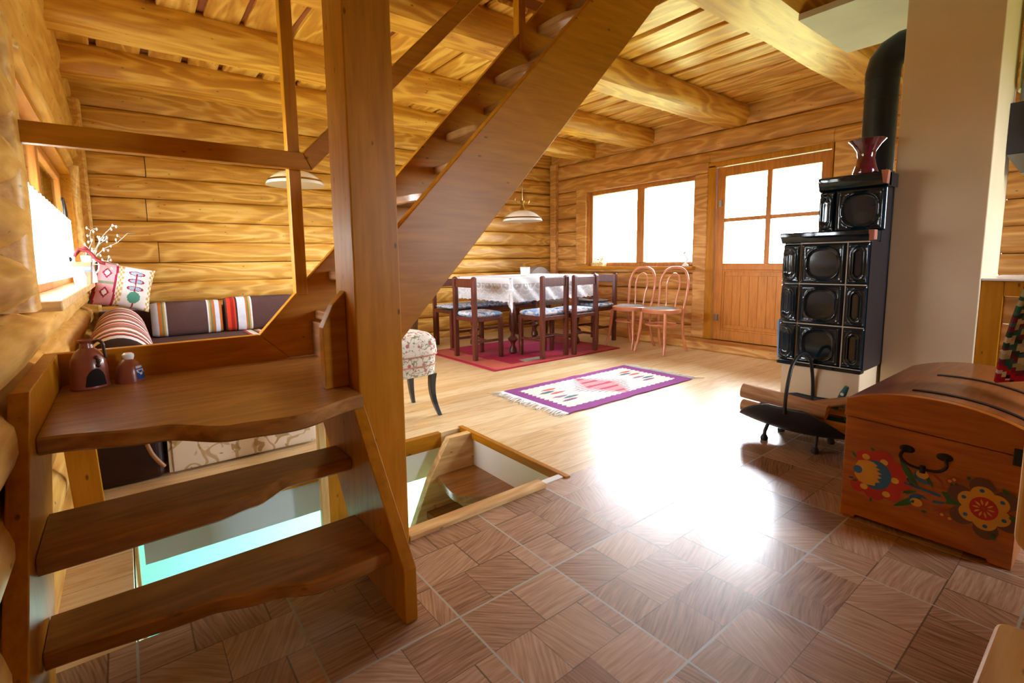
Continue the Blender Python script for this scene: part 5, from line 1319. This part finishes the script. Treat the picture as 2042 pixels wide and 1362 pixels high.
# ---------------------------------------------------------------- kitchen corner right of the chimney
hw_ = thing('half_wall', 'low panelled wooden partition with white top right of the chimney', 'partition', (3.35, 0, 0))
mb = MB(); mb.box(3.315, 3.375, .388, .467, 0, .87); mb.box(3.315, 3.375, -.9, .388, .80, .87); mb.build('frame', M['pine_z'], hw_, rel=True, bevel=.003)
for k in range(6):
    mb = MB(); z = .02+k*.13; mb.box(3.33, 3.36, -.9, .388, z, z+.124); mb.build('plank', M['log_door'], hw_, rel=True, bevel=.004)
mb = MB(); mb.box(3.305, 3.90, -.9, .467, .8705, .882); mb.build('top', M['milk'], hw_, rel=True, bevel=.003)
ho = thing('extractor_hood', 'dark cooker hood with pale green duct at the right picture edge', 'hood', (3.72, .2, 1.5))
mb = MB(); mb.prism([(.466, 1.50), (.478, 1.75), (-.35, 1.75), (-.35, 1.50)], 'X', 3.62, 3.98); mb.build('body', M['hood'], ho, rel=True, bevel=.004)
mb = MB(); mb.prism([(.466, 1.498), (-.35, 1.498), (-.35, 1.40), (.41, 1.40)], 'X', 3.63, 3.97); mb.build('underside', M['steel'], ho, rel=True)
mb = MB(); mb.lathe([(.19, 0), (.20, 0), (.20, .74), (.19, .74)], 3.82, .27, 32, 1, 1, 1.84); mb.build('duct', M['duct'], ho, rel=True, smooth=40)
mb = MB(); mb.tube([(3.70, .44, 1.75), (3.70, .44, 1.86)], .006, 6); mb.build('rod', M['steel'], ho, rel=True)
mb = MB(); mb.prism([(.375, 1.58), (.385, 1.60), (.385, 1.70), (.375, 1.72), (.20, 1.72), (.20, 1.58)], 'X', 3.605, 3.618); mb.build('display', M['steel'], ho, rel=True, bevel=.002)
# crocheted blanket at the right edge
def txcol(co):
    z = co[2]+.02*math.sin(co[1]*60)
    if z < .585: return rgb('C8204E') if abs(z-.555) > .008 else (rgb('1A1A1A') if int(co[1]*220) % 2 else rgb('EAEAEA'))
    k = int((z-.585)/.022); seq = ['2F6E74', 'B8BAA6', '7E3050', '4A6E7E', 'D8D2C0', '2A4A52']
    return rgb(seq[k % 6]) if int(co[1]*160+k) % 2 else rgb(seq[(k+2) % 6])
mb = MB(); mb.grid(lambda u, v: (2.50+.05*math.sin(u*8)*.5, .262-.42*u+.035*(v*v)*-1-.03*(1-v)*(1-min(1, u*8))*-1, .535+.03*math.sin(u*5)+.40*v+.10*u*0), 60, 60)
tag(mb.build('crochet_blanket', M['fabric'], solid=.03, col=txcol, smooth=True), 'crocheted blanket in pink, teal and cream hanging over the chest at the right edge', 'blanket')
# pale wooden chair at the lower right
wc = thing('wooden_chair', 'pale wooden board chair cut off by the lower right corner', 'chair', (.99, -.12, 0))
def rbox(x0, x1, y0, y1, z0, z1, r, axis='Z'):
    mb = MB(); p = []
    if axis == 'Z':
        for cx, cy, a in ((x1-r, y1-r, 0), (x0+r, y1-r, 90), (x0+r, y0+r, 180), (x1-r, y0+r, 270)):
            for k in range(6): t = math.radians(a+k*18); p.append((cx+r*math.cos(t), cy+r*math.sin(t)))
        mb.prism(p, 'Z', z0, z1)
    else:
        for cy, cz, a in ((y1-r, z1-r, 0), (y0+r, z1-r, 90), (y0+r, z0+r, 180), (y1-r, z0+r, 270)):
            for k in range(6): t = math.radians(a+k*18); p.append((cy+r*math.cos(t), cz+r*math.sin(t)))
        mb.prism(p, 'X', x0, x1)
    return mb
rbox(.62, 1.0, -.33, .088, .427, .457, .02).build('seat', M['pale_x'], wc, rel=True, bevel=.004)
for x in (.66, .95):
    for y in (-.29, .05):
        mb = MB(); mb.tube([(x, y, .427), (x+(.02 if x > .8 else -.02), y+(.02 if y > 0 else -.02), 0)], [.018, .014], 10); mb.build('leg', M['pale_z'], wc, rel=True, smooth=40)
rbox(.985, 1.01, -.33, .080, .575, .90, .025, 'X').build('backrest', M['pale_z'], wc, rel=True, bevel=.004)
mb = MB(); mb.box(.985, 1.01, -.25, -.22, .45, .60); mb.box(.985, 1.01, -.03, .0, .45, .60); mb.build('back_post', M['pale_z'], wc, rel=True)

cu = thing('curtain', 'white sheer half curtain added across the left window to give its blown-out white', 'curtain', (WC-.04, 3.6, 1.2))
mb = MB(); mb.grid(lambda u, v: (WC-.055+.014*math.sin(u*120), 2.38+2.35*u, .93+.40*v+(.012*abs(math.sin(u*60)) if v < .05 else 0)), 200, 10); mb.build('fabric', M['sheer'], cu, rel=True, smooth=True)  # backlit sheer sheet added so the window reads as blown-out white
mb = MB(); mb.tube([(WC-.055, 2.34, 1.335), (WC-.055, 4.85, 1.335)], .006, 8); mb.build('rod', M['brass'], cu, rel=True, smooth=True)

# ---------------------------------------------------------------- sub-parts hang under the part that carries them
SUB = {'pendant_lamp': {'scroll': 'cap', 'pull_chain': 'bulb', 'band': 'lamp_shade'}, 'bentwood_chair': {'seat_pad': 'seat_ring'},
       'stool': {'piping': 'seat'}, 'dustpan': {'sticker': 'handle'}, 'clay_jug': {'opening': 'body', 'snake': 'body'},
       'clay_bottle': {'label_patch': 'body'}, 'painted_chest': {'iron_strap': 'lid', 'painted_flowers': 'body', 'handle': 'body', 'corner_joint': 'body'},
       'tiled_stove': {'chipped_corner': 'cornice', 'grout': 'body'}, 'window_1': {'pane': 'frame'}, 'window_2': {'pane': 'frame'}, 'window_3': {'pane': 'frame'}, 'window_4': {'pane': 'frame'},
       'door_1': {'pane': 'leaf', 'hinge': 'leaf', 'boards': 'panel'}, 'extractor_hood': {'display': 'body'}, 'stove_pipe': {'collar': 'pipe'}}
def stem(o):
    n = o.name
    return n[:-4] if len(n) > 4 and n[-4] == '.' and n[-3:].isdigit() else n
for root in [o for o in bpy.data.objects if o.parent is None and o.type == 'EMPTY']:
    rules = SUB.get(stem(root))
    if not rules: continue
    kids = list(root.children); by = {}
    for k in kids: by.setdefault(stem(k), k)
    for k in kids:
        p = rules.get(stem(k))
        if p and p in by: k.parent = by[p]
